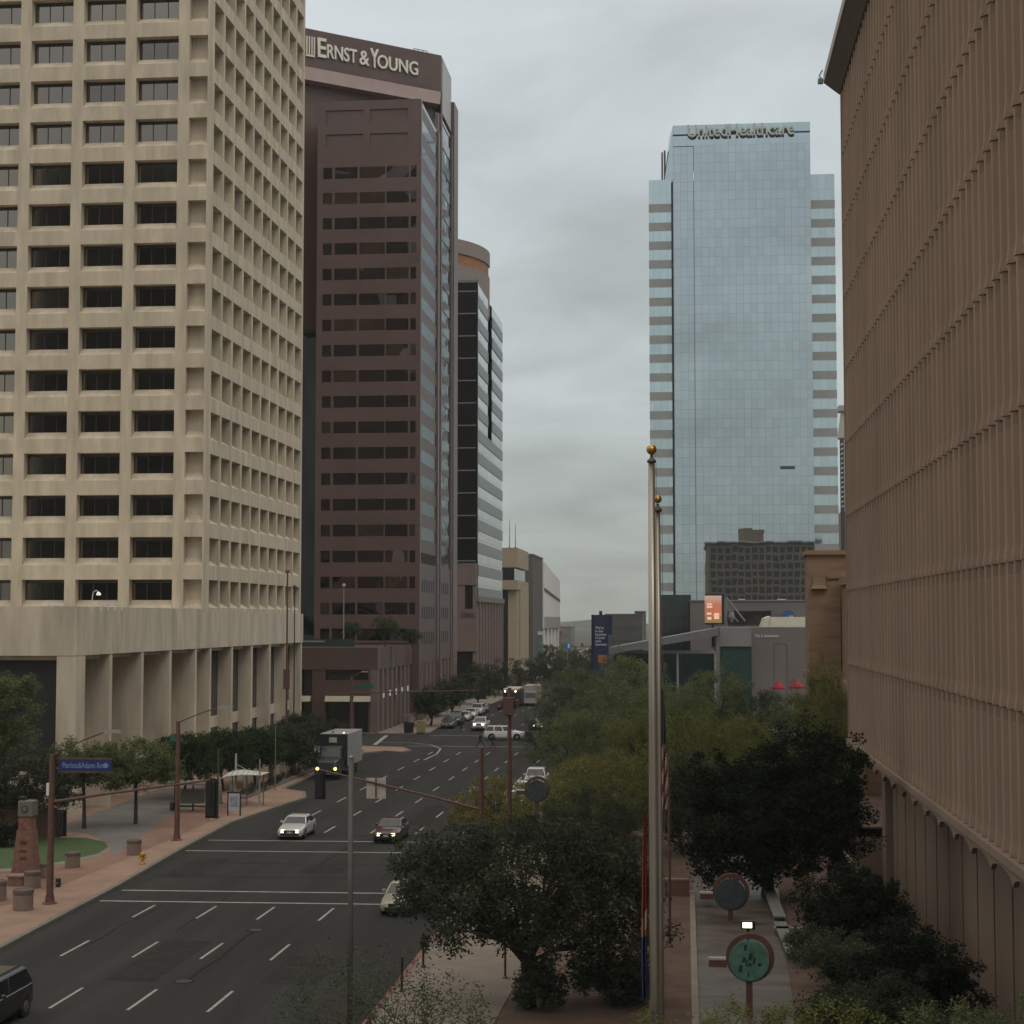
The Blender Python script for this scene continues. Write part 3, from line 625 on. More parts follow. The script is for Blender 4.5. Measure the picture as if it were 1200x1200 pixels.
# ============================================================ 8. ribbed building on the right
T8 = thing('ribbed_building', 'tan building clad in vertical concrete ribs with a scalloped lower edge, filling the right side', 'building', (22, 90, 0))
Y0r, Y1r = 36.0, 126.3; XR8 = 12.0; per = 1.5; nr = int((Y1r-Y0r)/per)
prof = [(0, .0), (.22, .02), (.36, .24), (.50, .28), (.66, .24), (.80, .02), (1.4, .0)]
rb = MB(); us = [Y1r-(k+1)*per+per*0+per-p[0]-0 for k in range(nr) for p in prof]; us = []; ns = []
for k in range(nr):
    for p in prof: us.append(Y1r-.1-k*per-p[0]); ns.append(p[1])
joints = [6.4]+[11.75+5.37*k for k in range(8)]+[54.0]
rng8 = random.Random(3)
for z0, z1 in zip(joints, joints[1:]):
    lev = [(z0, 'lip'), (z0+.15, 'lip'), (z0+.6, 'p'), (z1-.5, 'p'), (z1-.45, 'q'), (z1-.02, 'q')]
    grid = []
    for z, kd in lev:
        row = []
        for u_, n_ in zip(us, ns):
            n3 = {'lip': .31 if n_ > .2 else .10, 'p': n_, 'q': n_ if n_ > .2 else n_-.22}[kd]
            row.append(rb.P((XR8-n3, u_, z)))
        grid.append(row)
    for r0, r1 in zip(grid, grid[1:]):
        for j in range(len(us)-1): rb.f.append([r0[j], r0[j+1], r1[j+1], r1[j]]); rb.mi.append(0)
    # underside of the lip
    lo = [rb.P((XR8+.4, u_, z0)) for u_ in us]
    for j in range(len(us)-1): rb.f.append([lo[j], lo[j+1], grid[0][j+1], grid[0][j]]); rb.mi.append(0)
rb.build('ribbed_wall', rib_m, T8)
MB().box(XR8+.05+.4, 71, Y0r+.1, Y1r-.6, 6.4, 54).build('wall', rib_m, T8)
MB().box(XR8-.3, XR8+.45, Y1r-.1, Y1r+.15, 6.4, 54).build('corner_return', rib_m, T8)
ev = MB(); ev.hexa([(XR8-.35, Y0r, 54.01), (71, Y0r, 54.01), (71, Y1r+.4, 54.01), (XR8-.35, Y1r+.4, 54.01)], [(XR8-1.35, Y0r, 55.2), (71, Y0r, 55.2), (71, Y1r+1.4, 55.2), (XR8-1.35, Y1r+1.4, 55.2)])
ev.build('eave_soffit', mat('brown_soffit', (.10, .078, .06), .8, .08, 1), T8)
MB().box(XR8-1.4, 71, Y0r, Y1r+1.45, 55.2, 55.9).build('eave_edge', mat('pale_fascia', (.42, .40, .36), .7, .05, 1), T8)
sl_ = MB(); sl_.tube([(XR8-1.3, Y1r+1.4, 55.3), (XR8-1.7, Y1r+1.7, 55.9), (XR8-1.45, Y1r+1.6, 56.3)], .06, 6); sl_.box(XR8-1.8, XR8-1.42, Y1r+1.5, Y1r+1.9, 55.3, 55.65); sl_.build('eave_floodlight', steel, T8)
sc_ = MB(); arch = 4.5; k = 0; yy = Y1r
while yy-arch > Y0r:
    npt = 12
    for j in range(npt):
        ya, yb2 = yy-arch*j/npt, yy-arch*(j+1)/npt
        za = 5.42+.45*math.sqrt(max(0, 1-(2*j/npt-1)**2)); zb3 = 5.42+.45*math.sqrt(max(0, 1-(2*(j+1)/npt-1)**2))
        sc_.hexa([(XR8-.40, yb2, zb3), (XR8-.20, yb2, zb3), (XR8-.20, ya, za), (XR8-.40, ya, za)], [(XR8-.40, yb2, 6.05), (XR8-.20, yb2, 6.05), (XR8-.20, ya, 6.05), (XR8-.40, ya, 6.05)])
    yy -= arch
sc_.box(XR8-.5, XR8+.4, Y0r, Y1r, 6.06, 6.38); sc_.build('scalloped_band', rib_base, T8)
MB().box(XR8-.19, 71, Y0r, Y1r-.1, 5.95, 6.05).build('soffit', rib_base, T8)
bw = MB(); XW = 13.95; ycur = 125.5; slots = [125.5-4.5*k for k in range(1, 19)]
for k in range(len(slots)-1): bw.box(XW, XW+.8, slots[k+1]+.36, slots[k], -5, 5.94)
bw.box(XW, XW+.8, slots[0]+.36, 125.5, -5, 5.94); bw.box(XW-.5, XW-.01, 119, 120.4, -5, 5.93)
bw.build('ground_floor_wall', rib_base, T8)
MB().box(XW+.5, XW+1.2, 40, 125.4, -5, 5.92).build('slot_windows', void, T8)

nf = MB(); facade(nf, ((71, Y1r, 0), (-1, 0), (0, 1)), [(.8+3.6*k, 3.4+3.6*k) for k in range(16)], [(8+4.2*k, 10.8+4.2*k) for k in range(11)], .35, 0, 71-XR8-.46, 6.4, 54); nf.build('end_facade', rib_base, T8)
MB().box(XR8+.6, 70.9, Y1r-.58, Y1r-.4, 6.5, 53.9).build('end_windows', void, T8)
MB().box(29, 42, 90, 112, 55.9, 63).build('roof_plant_room', rib_base, T8)
# ============================================================ 9. tan stone building behind
T9 = thing('stone_building', 'old tan sandstone building with stepped buttresses beyond the ribbed building', 'building', (22, 180, 0))
Y9 = 170.0; a9 = lambda px: AY(px, 750, Y9)[0]; z9 = lambda py: AY(970, py, Y9)[1]
m9 = MB(); m9.box(a9(948), 40, Y9, 175, z9(788), z9(650)); m9.box(a9(945), 40, Y9-.4, 175.1, z9(796), z9(787)); m9.box(a9(948), 40, Y9+.2, 174.8, .1, z9(796))
m9.box(a9(945), 40, Y9-.35, 175.2, z9(650), z9(645)); m9.box(a9(953), a9(968), Y9-.35, Y9, z9(690), z9(675)); m9.hexa([(a9(951), Y9-.5, z9(690)), (a9(970), Y9-.5, z9(690)), (a9(970), Y9, z9(690)), (a9(951), Y9, z9(690))], [(a9(953), Y9-.36, z9(686)), (a9(968), Y9-.36, z9(686)), (a9(968), Y9, z9(686)), (a9(953), Y9, z9(686))])
m9.box(a9(970), a9(984), Y9-.2, Y9, z9(678), z9(675)); m9.build('wall', stone, T9)
m9 = MB(); m9.box(15.2, 40, 148, Y9-.6, .1, 18.3); m9.box(14.9, 40, 147.7, Y9-.5, 18.3, 18.9); m9.box(14.4, 40, 147.4, Y9-.5, 8.3, 9.2); m9.build('wing_wall', stone, T9)
g = MB(); g.box(a9(985.5), a9(988), Y9-.1, Y9+.3, 5, 17); g.build('slot_window', dark_glass, T9)
# sign mast seen past the ribbed building
T10 = thing('sign_tower', 'slim tower with a dark vertical sign beside the glass skyscraper', 'sign', (52, 560, 0))
Yq = 560; aq = lambda px, py: AY(px, py, Yq)
x0, x1 = aq(984.5, 550)[0], aq(998, 550)[0]
MB().box(x0, x0+8, Yq+.6, Yq+8, 0, aq(990, 600)[1]).build('shaft', stone, T10)
MB().box(x0+1.3, x0+8, Yq, Yq+6, aq(990, 600)[1], aq(990, 515)[1]).build('pale_shaft', mat('pale_shaft', (.6, .6, .56), .7, .04, 1), T10)
MB().box(x0, x0+1.25, Yq-.3, Yq+.5, aq(990, 650)[1], aq(990, 515)[1]).build('sign_board', mat('navy_board', (.02, .025, .045), .5, 0), T10)
mb = MB()
for k in range(14):
    zz = aq(990, 522+k*5.6)[1]; mb.face([(x0+.25, Yq-.36, zz), (x0+1.0, Yq-.36, zz+.35), (x0+1.0, Yq-.36, zz+.8), (x0+.25, Yq-.36, zz+.45)])
mb.build('sign_strokes', white_m, T10)
MB().hexa([(x0-.3, Yq, aq(990, 513)[1]), (x0+8, Yq, aq(990, 513)[1]), (x0+8, Yq+6, aq(990, 513)[1]), (x0-.3, Yq+6, aq(990, 513)[1])], [(x0+.8, Yq+1, aq(990, 482)[1]), (x0+6, Yq+1, aq(990, 482)[1]), (x0+6, Yq+5, aq(990, 482)[1]), (x0+.8, Yq+5, aq(990, 482)[1])]).build('cupola', mat('pale_cupola', (.45, .43, .38), .7, .05, 1), T10)
MB().box(x0-.2, x0+7, Yq-.2, Yq+6.2, aq(990, 481.5)[1], aq(990, 475)[1]).build('cap', mat('cap_grey', (.4, .39, .36), .7, .05, 1), T10)

# ============================================================ 10. low convention buildings in front of the glass tower
def blk(px0, px1, py0, py1, Y, dy, mb=None, zb=None):
    mb = mb or MB(); mb.box(AY(px0, 740, Y)[0], AY(px1, 740, Y)[0], Y, Y+dy, AY(800, py1, Y)[1] if zb is None else zb, AY(800, py0, Y)[1]); return mb
g1 = mat('grey_panel_cladding', (.155, .145, .14), .7, .06, .3); g2 = mat('lighter_grey_cladding', (.20, .20, .20), .6, .05, .3); tealg = mat('teal_dark_glass', (.02, .038, .042), .12, .1, .5)
A = thing('teal_glass_hall', 'dark teal glass box building at the foot of the glass skyscraper', 'building', (-1, 310, 0))
blk(766, 810, 697, 0, 304, 20, zb=.1).build('wall', tealg, A); mb = MB()
for k in range(6): x = AY(766+k*8, 740, 304)[0]; mb.box(x-.06, x+.06, 303.85, 303.99, 8, 15.5)
mb.box(AY(765, 740, 304)[0], AY(811, 740, 304)[0], 303.8, 304, 15.5, 15.7); mb.build('mullions', mat('teal_mullion', (.05, .06, .06), .5, 0), A)
B = thing('grey_hall', 'long grey panelled hall with a dark strip window and a round blue sign', 'building', (12, 300, 0))
mb = blk(809, 950, 704, 0, 292, 25, zb=.1); mb.build('wall', g1, B)
blk(808, 951, 703, 704.6, 291.8, 25.4).build('roof_coping', g2, B)
blk(853, 904, 716, 730, 291.5, .45).build('strip_window', dark_glass, B)
x, z = AY(924, 723, 291.5); MB().lathe([(1.1, 0), (1.1, .35)], (x, 291.5, z), 28, 'y').build('round_sign', mat('sky_blue_sign', (.03, .11, .26), .5, .05, 1), B)
text('emblem_lettering', 'all', white_m, B, (x-.7, 291.4, z-.45), (1, 0, 0), (0, 0, 1), 1.4, .7, .05)
mb = MB(); xa, za = AY(851, 700, 288); xb, zb4 = AY(873, 728, 288); mb.tube([(xa, 288, za), (xb, 288, zb4)], .16, 6); xa2, za2 = AY(853, 714, 288); xb5, zb5 = AY(865, 729, 288); mb.tube([(xa2, 288, za2), (xb5, 288, zb5)], .14, 6)
mb.tube([(xa, 288, .1), (xa, 288, za)], .2, 6); mb.build('brace', g2, B)
x, z = AY(857, 723, 287.5); MB().lathe([(.2, -.9), (.55, 0), (.4, .9)], (x, 287.5, z), 12).build('roof_dish', g2, B)
for k, (pa, pb_, lb_) in enumerate(((866, 873, 'a'), (912, 921, 'b'))):
    blk(pa, pb_, 702, 704, 300, 3, zb=AY(800, 704.2, 292)[1]).build('roof_unit', white_m, B)
Cc = thing('pale_roof_pavilion', 'low pavilion with a bright cream sloping roof beside the tan stone building', 'building', (14, 270, 0))
xa = AY(884, 740, 268)[0]; xb = AY(903, 740, 268)[0]; xc = AY(952, 740, 268)[0]; zt_ = AY(900, 723, 268)[1]; zb_ = AY(900, 736.5, 268)[1]
mb = MB(); mb.prism([(xb, 268), (xc, 268), (xc, 278), (xb, 278)], zb_-3, zt_); mb.hexa([(xa, 268.2, zb_-3), (xb, 268.2, zb_-3), (xb, 278, zb_-3), (xa, 278, zb_-3)], [(xa+1.6, 268.2, zt_-.2), (xb, 268.2, zt_+.15), (xb, 278, zt_+.15), (xa+1.6, 278, zt_-.2)])
mb.build('roof', mat('cream_membrane', (.66, .62, .50), .6, .04, 1), Cc); MB().box(xa, xc, 268.5, 277.5, .1, zb_-3).build('wall', g1, Cc)
D = thing('grey_lecture_wall', 'plain grey box building with small white lettering near its top corner', 'building', (14, 250, 0))
mb = blk(880.5, 950, 735, 0, 246, 18, zb=.1); mb.build('wall', mat('warm_grey_panels', (.155, .138, .13), .75, .05, .3), D)
x = AY(884, 740, 246)[0]; mb = MB()
for px in (907, 922): xx = AY(px, 760, 246)[0]; mb.box(xx-.03, xx+.03, 245.96, 246, 2, 11.5)
mb.box(AY(907, 760, 246)[0], AY(922, 760, 246)[0], 245.96, 246, 11.5, 11.56); mb.build('panel_joints', mat('joint_dark', (.07, .065, .06), .8, 0), D)
text('lettering', 'This is downtown', white_m, D, (x, 245.9, AY(884, 747, 246)[1]), (1, 0, 0), (0, 0, 1), 3.4, .45, .05)
E_ = thing('canopy_pavilion', 'grey glass pavilion under a long rising canopy roof', 'building', (-3, 248, 0))
xa, za = AY(714, 759, 240); xb, zb6 = AY(842, 735.5, 240)
MB().hexa([(xa, 240, za-.9), (xb, 240, zb6-1.1), (xb, 256, zb6-1.1), (xa, 256, za-.9)], [(xa, 240, za), (xb, 240, zb6), (xb, 256, zb6), (xa, 256, za)]).build('roof', mat('zinc_roof', (.17, .175, .18), .5, .06, .5, metal=.2), E_)
mb = MB(); xg = AY(732, 760, 243)[0]; mb.box(xg, AY(838, 750, 243)[0], 243, 255, .1, 10.2); mb.build('wall', tealg, E_)
mb = MB(); mb.box(xg-.1, AY(838, 750, 243)[0], 242.7, 242.95, 10.2, 10.65)
for px in (733, 794, 838): xx = AY(px, 760, 242)[0]; mb.box(xx-.14, xx+.14, 242, 242.3, .1, 10.2)
mb.build('frame', mat('pale_frame', (.26, .27, .265), .5, 0), E_)
MB().hexa([(AY(719, 760, 241)[0], 241.2, 8.8), (xg-.15, 241.2, 8.8), (xg-.15, 254, 8.8), (AY(719, 760, 241)[0], 254, 8.8)], [(AY(719, 760, 241)[0], 241.2, za-1.2), (xg-.15, 241.2, za-.8), (xg-.15, 254, za-.8), (AY(719, 760, 241)[0], 254, za-1.2)]).build('clerestory', mat('dim_grey', (.09, .085, .08), .7, .05, 1), E_)
MB().box(AY(719, 760, 241)[0], xg-.15, 242, 254, .1, 8.75).build('side_wall', mat('dim_brown', (.07, .065, .06), .7, .05, 1), E_)
mb = MB(); xx0 = AY(843, 750, 244)[0]; mb.box(xx0, AY(880, 750, 246)[0], 244, 258, 11.2, AY(860, 735, 244)[1]); mb.build('link_wall', g2, E_)
MB().box(xx0+.3, AY(880, 750, 246)[0], 244.4, 258, .1, 11.15).build('link_glass', mat('sea_green_glass', (.03, .065, .06), .15, .08, .5), E_)
MB().box(AY(838.5, 750, 243)[0], xx0-.02, 243.5, 256, .1, zb6-1.2).build('end_wall', g2, E_)
# screen
F_ = thing('video_screen', 'lit orange and pink advertising screen on a dark frame above the pavilion roof', 'screen', (4, 250, 12))
x0, z0 = AY(826, 730, 252); x1, z1 = AY(845.5, 698, 252)
MB().box(x0+.05, x1+.35, 252.05, 252.9, z0-.25, z1+.25).build('frame', darkm, F_); MB().box(x0+1, x0+1.3, 252.3, 252.6, 11, z0).build('post', darkm, F_)
sm = bpy.data.materials.new('screen_image'); sm.use_nodes = True; T, L = sm.node_tree.nodes, sm.node_tree.links; b = T['Principled BSDF']; b.inputs['Base Color'].default_value = (.02, .02, .02, 1)
t = T.new('ShaderNodeTexCoord'); s_ = T.new('ShaderNodeSeparateXYZ'); L.new(t.outputs['Generated'], s_.inputs[0]); r = T.new('ShaderNodeValToRGB'); L.new(s_.outputs[2], r.inputs[0])
r.color_ramp.elements[0].color = (.28, .20, .07, 1); r.color_ramp.elements[1].color = (.62, .42, .30, 1); e = r.color_ramp.elements.new(.3); e.color = (.50, .16, .07, 1); e = r.color_ramp.elements.new(.65); e.color = (.55, .19, .12, 1)
L.new(r.outputs[0], b.inputs['Emission Color']); b.inputs['Emission Strength'].default_value = .85
scn = MB().box(x0, x1, 251.9, 252.04, z0, z1).build('screen', sm, F_)
mb = MB(); wx, hz = x1-x0, z1-z0
for (a, b_, c, d_) in ((.12, .45, .55, .63), (.12, .42, .66, .72), (.12, .4, .3, .38), (.55, .85, .14, .36), (.15, .4, .12, .22)): mb.box(x0+wx*a, x0+wx*b_, 251.84, 251.89, z0+hz*c, z0+hz*d_)
mb.build('screen_blocks', mat('screen_pale', (.72, .42, .28), .5, 0, emit=.8), F_)
mb = MB(); mb.prism([(0, 0)]*3, 0, 0) if False else mb.face([(x0+wx*.45, 251.86, z0+hz*.25), (x0+wx*.98, 251.86, z0+hz*.25), (x0+wx*.9, 251.86, z0+hz*.62), (x0+wx*.62, 251.86, z0+hz*.8)]); mb.build('screen_shape', mat('screen_red', (.5, .15, .08), .5, 0, emit=.6), F_)
# blue pylon
Gp = thing('pylon_sign', 'navy blue pylon sign with white words and an orange square', 'sign', (-11, 226, 0))
x0, z1 = AY(693, 720.5, 226); x1 = AY(717.5, 740, 226)[0]; xm_ = AY(712.5, 740, 226)[0]; zm_ = AY(700, 744, 226)[1]
navy = mat('navy_sign', (.014, .028, .075), .45, .06, 1)
mb = MB(); mb.box(x0+.28, xm_, 226, 227.6, .1, z1); mb.box(xm_, x1, 226.3, 227.6, zm_, z1-.02); mb.build('board', navy, Gp)
MB().box(x0, x0+.26, 225.95, 227.7, .1, z1+.02).build('edge_board', mat('near_black_navy', (.01, .014, .03), .5, 0), Gp)
zt2 = AY(700, 734, 226)[1]; zb2_ = AY(700, 756.5, 226)[1]
text('lettering', "We're\nin the\nbusiness\nof your\nown\nbusiness.", mat('sign_white', (.55, .58, .62), .6, 0), Gp, (AY(697.5, 740, 226)[0], 225.9, zb2_), (1, 0, 0), (0, 0, 1), AY(711.5, 740, 226)[0]-AY(697.5, 740, 226)[0], zt2-zb2_, .05)
MB().box(AY(701, 772, 226)[0], AY(711, 772, 226)[0], 225.9, 226, AY(705, 777, 226)[1], AY(705, 767.5, 226)[1]).build('orange_square', mat('sign_orange', (.38, .12, .05), .6, .05, 1), Gp)
MB().box(x0+1, x0+1.4, 226.5, 226.9, z1, z1+.5).build('top_camera', darkm, Gp)
for k, (pa, pb_) in enumerate(((905, 919), (925, 942))):
    x0 = AY(pa, 800, 238)[0]; x1 = AY(pb_, 800, 238)[0]; z1 = AY(900, 797+k*-1, 238)[1]
    u_ = thing('parasol', ['smaller red parasol, the left one below the grey lettered wall', 'larger red parasol, the right one beside the tan stone building'][k], 'parasol', ((x0+x1)/2, 238, 0), group='red parasols by the grey wall')
    c = ((x0+x1)/2, 238, z1); MB().lathe([(1.05*(x1-x0)/2, -1.25), (1.08*(x1-x0)/2, -1.0), (.05, 0)], c, 8).build('canopy', mat('red_canvas', (.28, .015, .022), .8, .1, 2), u_); MB().tube([(c[0], 238, .1), (c[0], 238, z1-.1)], .05).build('pole', steel, u_)

# ============================================================ buildings behind the camera, seen in the mirror glass
def back_tower(name, lb_, X0, X1, Y, h, c, pitch=3.4, fl=3.6, dep=18, zbase=0):
    t = thing(name, lb_, 'building', ((X0+X1)/2, Y, 0)); mb = MB(); wd = X1-X0
    fls = [(zbase+1.8+fl*k, zbase+1.8+fl*k+2.0) for k in range(int((h-zbase-3)/fl))]
    ops = [(.6+pitch*k, .6+pitch*k+pitch*.68) for k in range(int((wd-1)/pitch))]
    facade(mb, ((X1, Y, 0), (-1, 0), (0, 1)), ops, fls, .5, 0, wd, zbase, h); mb.build('wall', mat(name+'_wall_'+str(int(X0)), c, .8, .06, .5), t)
    MB().box(X0, X1, Y-dep, Y-.55, zbase, h).build('dark_windows', mat('back_glass', (.008, .008, .009), .7, 0, spec=.2), t); return t
back_tower('dark_tower', 'tall dark tower mirrored in the lower windows of the beige tower', -146, -88, -45, 120, (.02, .018, .017))

# ============================================================ TREES AND SHRUBS
def leafmat(name, dark, lite):
    if name in MATS: return MATS[name]
    m = mat(name, tuple(c*1.25 for c in lite), .75, .1, .35, col2=dark, island=.5, spec=.25); T, L = m.node_tree.nodes, m.node_tree.links
    b = T['Principled BSDF']; tr = T.new('ShaderNodeBsdfTranslucent'); mx = T.new('ShaderNodeMixShader'); mx.inputs[0].default_value = .38
    L.new(b.inputs['Base Color'].links[0].from_socket, tr.inputs[0]); L.new(b.outputs[0], mx.inputs[1]); L.new(tr.outputs[0], mx.inputs[2]); L.new(mx.outputs[0], T['Material Output'].inputs[0]); return m
lf_mesq = leafmat('mesquite_leaves', (.014, .021, .012), (.066, .084, .046))
lf_dark = leafmat('ficus_leaves', (.006, .010, .005), (.020, .030, .013))
lf_palo = leafmat('paloverde_leaves', (.062, .072, .022), (.19, .20, .06))
lf_green = leafmat('acacia_leaves', (.042, .058, .026), (.155, .185, .075))
lf_gold = leafmat('golden_leaves', (.08, .074, .02), (.25, .215, .06))
lf_grey = leafmat('sage_leaves', (.035, .045, .025), (.10, .12, .065))
bark = mat('grey_brown_bark', (.060, .046, .035), .95, .3, 6, bump=.5, bscale=12)
bark_g = mat('green_bark', (.085, .085, .04), .9, .25, 5)
def leaf_mesh(name, cl, per, rad, size, m, rg, droop=0., flat=1., aspect=2.2):
    """cl: clump centres (n,3); per leaves per clump, one small two-sided quad each"""
    cl = np.asarray(cl); n = len(cl)*per
    c = np.repeat(cl, per, 0); cr_ = np.repeat(rg.uniform(.55, 1.35, len(cl)), per)[:, None]
    g = rg.normal(size=(n, 3)); g /= np.linalg.norm(g, axis=1)[:, None]; g *= (rg.random((n, 1))**.45)*rad*cr_; g[:, 2] *= flat
    p = c+g; 
    if droop: p[:, 2] -= droop*rg.random(n)**2
    a = rg.normal(size=(n, 3)); a[:, 2] = a[:, 2]*.6-droop*.8; a /= np.linalg.norm(a, axis=1)[:, None]
    b = np.cross(a, rg.normal(size=(n, 3))); b /= np.linalg.norm(b, axis=1)[:, None]
    s_ = size*rg.uniform(.6, 1.4, (n, 1)); a *= s_; b *= s_/aspect
    v = np.stack([p-a*.5, p-b*.5+a*.05, p+a*.5, p+b*.5+a*.05], 1).reshape(-1, 3).astype(np.float32)
    me = bpy.data.meshes.new(name); me.vertices.add(4*n); me.vertices.foreach_set('co', v.ravel())
    me.loops.add(4*n); me.loops.foreach_set('vertex_index', np.arange(4*n, dtype=np.int32))
    me.polygons.add(n); me.polygons.foreach_set('loop_start', np.arange(0, 4*n, 4, dtype=np.int32)); me.update(calc_edges=True); me.materials.append(m); return me
def tree(name, label, loc, crowns, leaf, barkm=None, clumps=200, per=60, rad=.45, size=.14, trunk_r=.16, fork=1.4, seed=1, group=None, droop=0., cat='tree', stems=1, shell=.55, flat=.8, limbs=9, hollow=0):
    """crowns: ellipsoids (cx,cy,cz,rx,ry,rz) relative to the base"""
    rg = np.random.default_rng(seed); t = thing(name, label, cat, loc, 0, group); per = int(per*1.1); size *= 1.2; clumps = int(clumps*(1.15 if leaf is lf_dark else .95))
    vol = np.array([c[3]*c[4]*c[5] for c in crowns])**.75; vol /= vol.sum(); cl = []
    for c, f in zip(crowns, vol):
        k = max(3, int(clumps*f)); g = rg.normal(size=(k, 3)); g /= np.linalg.norm(g, axis=1)[:, None]
        g *= (1-shell*rg.random((k, 1))**1.6)*rg.uniform(.82, 1.12, (k, 1)); cl.append(g*np.array(c[3:6])+np.array(c[:3]))
    cl = np.concatenate(cl); cl = cl[cl[:, 2] > .15]
    me = leaf_mesh('crown', cl, per, rad, size, leaf, rg, droop, flat); o = bpy.data.objects.new('crown', me); C.objects.link(o); o.parent = t
    mb = MB(); rr = random.Random(seed)
    for s_ in range(stems):
        bx, by = (rr.uniform(-.25, .25)*(stems > 1), rr.uniform(-.25, .25)*(stems > 1)); lx, ly = rr.uniform(-.3, .3), rr.uniform(-.3, .3)
        tr = trunk_r*(1 if stems == 1 else .7)
        mb.tube([(bx, by, -.05), (bx+lx*.3, by+ly*.3, fork*.5), (bx+lx, by+ly, fork)], [tr*1.25, tr, tr*.85], 9)
        for k in range(limbs):
            q = cl[rr.randrange(len(cl))]; m1 = (bx+lx+(q[0]-lx)*.35+rr.uniform(-.2, .2), by+ly+(q[1]-ly)*.35+rr.uniform(-.2, .2), fork+(q[2]-fork)*.55)
            mb.tube([(bx+lx, by+ly, fork-.08), m1, tuple(q)], [tr*.6, tr*.38, tr*.08], 6)
            for j in range(3):
                q2 = cl[np.argsort(((cl-q)**2).sum(1))[rr.randrange(1, 9)]]
                mb.tube([m1, tuple((np.array(m1)+q2)/2+np.array([0, 0, .12])), tuple(q2)], [tr*.28, tr*.16, tr*.05], 5)
    mb.build('trunk', barkm or bark, t, local=True); return t

# big mesquite in the middle foreground
tree('mesquite_tree', 'broad dark mesquite tree overhanging the right pavement and road in the middle foreground', (-6.1, 66.6, .1),
     [(-.2, 0, 4.9, 4.8, 4.2, 2.3), (-3.1, -.4, 4.1, 2.4, 2.4, 1.8), (3.1, .2, 4.0, 2.5, 2.6, 2.2), (-.6, -.5, 6.3, 3.0, 2.6, 1.2), (-4.2, .4, 5.8, 1.5, 1.8, 1.0), (1.9, -1.2, 3.2, 2.8, 1.6, 1.6), (-.9, .8, 3.6, 2.9, 1.6, 1.1), (2.9, 0, 5.8, 2.2, 2.2, 1.2)],
     lf_mesq, clumps=560, per=95, rad=.5, size=.135, trunk_r=.26, fork=1.7, seed=3, droop=.45, limbs=15)
tree('shrub', 'dark rounded shrub under the middle of the broad mesquite', (-5.6, 66.0, .1), [(0, 0, 1.1, 1.15, 1.0, 1.1)], lf_mesq, clumps=60, per=90, rad=.4, size=.11, fork=.4, trunk_r=.07, seed=5, cat='shrub', shell=.9)
tree('shrub', 'loose dark shrub between the broad mesquite and the flagpoles', (-3.0, 66.8, .1), [(0, 0, 1.3, 1.6, 1.2, 1.2), (1.0, .4, .9, .9, .8, .8)], lf_mesq, clumps=80, per=85, rad=.42, size=.11, fork=.5, trunk_r=.07, seed=6, cat='shrub', shell=.9)
# dark dense ficus trees right of the flagpoles
tree('ficus_tree', 'large very dark dense tree right of the flagpoles', (4.3, 94, .1),
     [(-.2, -.5, 3.9, 4.9, 3.6, 2.9), (2.6, .2, 6.6, 3.0, 2.8, 3.1), (-3.0, 0, 5.9, 1.9, 2.2, 1.6), (.0, 0, 6.0, 2.1, 2.2, 1.9), (3.6, -.5, 4.0, 2.2, 2.2, 2.8), (-2.5, -1, 2.4, 2.0, 2, 1.6), (.5, -1, 2.2, 2.4, 2, 1.5)], lf_dark, clumps=760, per=80, rad=.6, size=.17, trunk_r=.3, fork=2, seed=11, shell=.8)
tree('ficus_tree', 'smaller dark dense tree below and right of the large dark one', (7.2, 78, .1), [(0, 0, 2.2, 2.4, 2.0, 1.9), (-1.0, 0, 1.6, 1.2, 1.2, 1.0), (1.5, -.3, 1.7, 1.2, 1.3, 1.2)], lf_dark, clumps=230, per=80, rad=.5, size=.14, trunk_r=.15, fork=1, seed=12, shell=.8)
tree('shrub', 'dark bushy shrub against the ribbed building in the lower right', (8.5, 66, .1), [(0, 0, 2.0, 1.6, 1.5, 1.9), (-1.7, -.5, 1.3, 1.7, 1.3, 1.3), (1.3, 0, 1.2, 1.3, 1.2, 1.1)], lf_dark, clumps=190, per=85, rad=.42, size=.13, trunk_r=.12, fork=.8, seed=13, cat='shrub', shell=.8)
tree('shrub', 'mottled olive shrub beside the garden path below the dark trees', (5.9, 71, .1), [(0, 0, 1.2, 1.6, 1.5, 1.1), (1.4, 1.2, .9, 1.1, 1.2, .8)], lf_grey, clumps=90, per=70, rad=.45, size=.11, trunk_r=.08, fork=.5, seed=14, cat='shrub', shell=.8)
tree('shrub', 'low olive shrub at the very bottom right of the garden path', (5.6, 62.5, .1), [(0, 0, 1.1, 1.3, 1.2, 1.1), (1.8, .3, 1.3, 1.3, 1.2, 1.1)], lf_mesq, clumps=90, per=80, rad=.42, size=.11, trunk_r=.08, fork=.5, seed=15, cat='shrub', shell=.8)
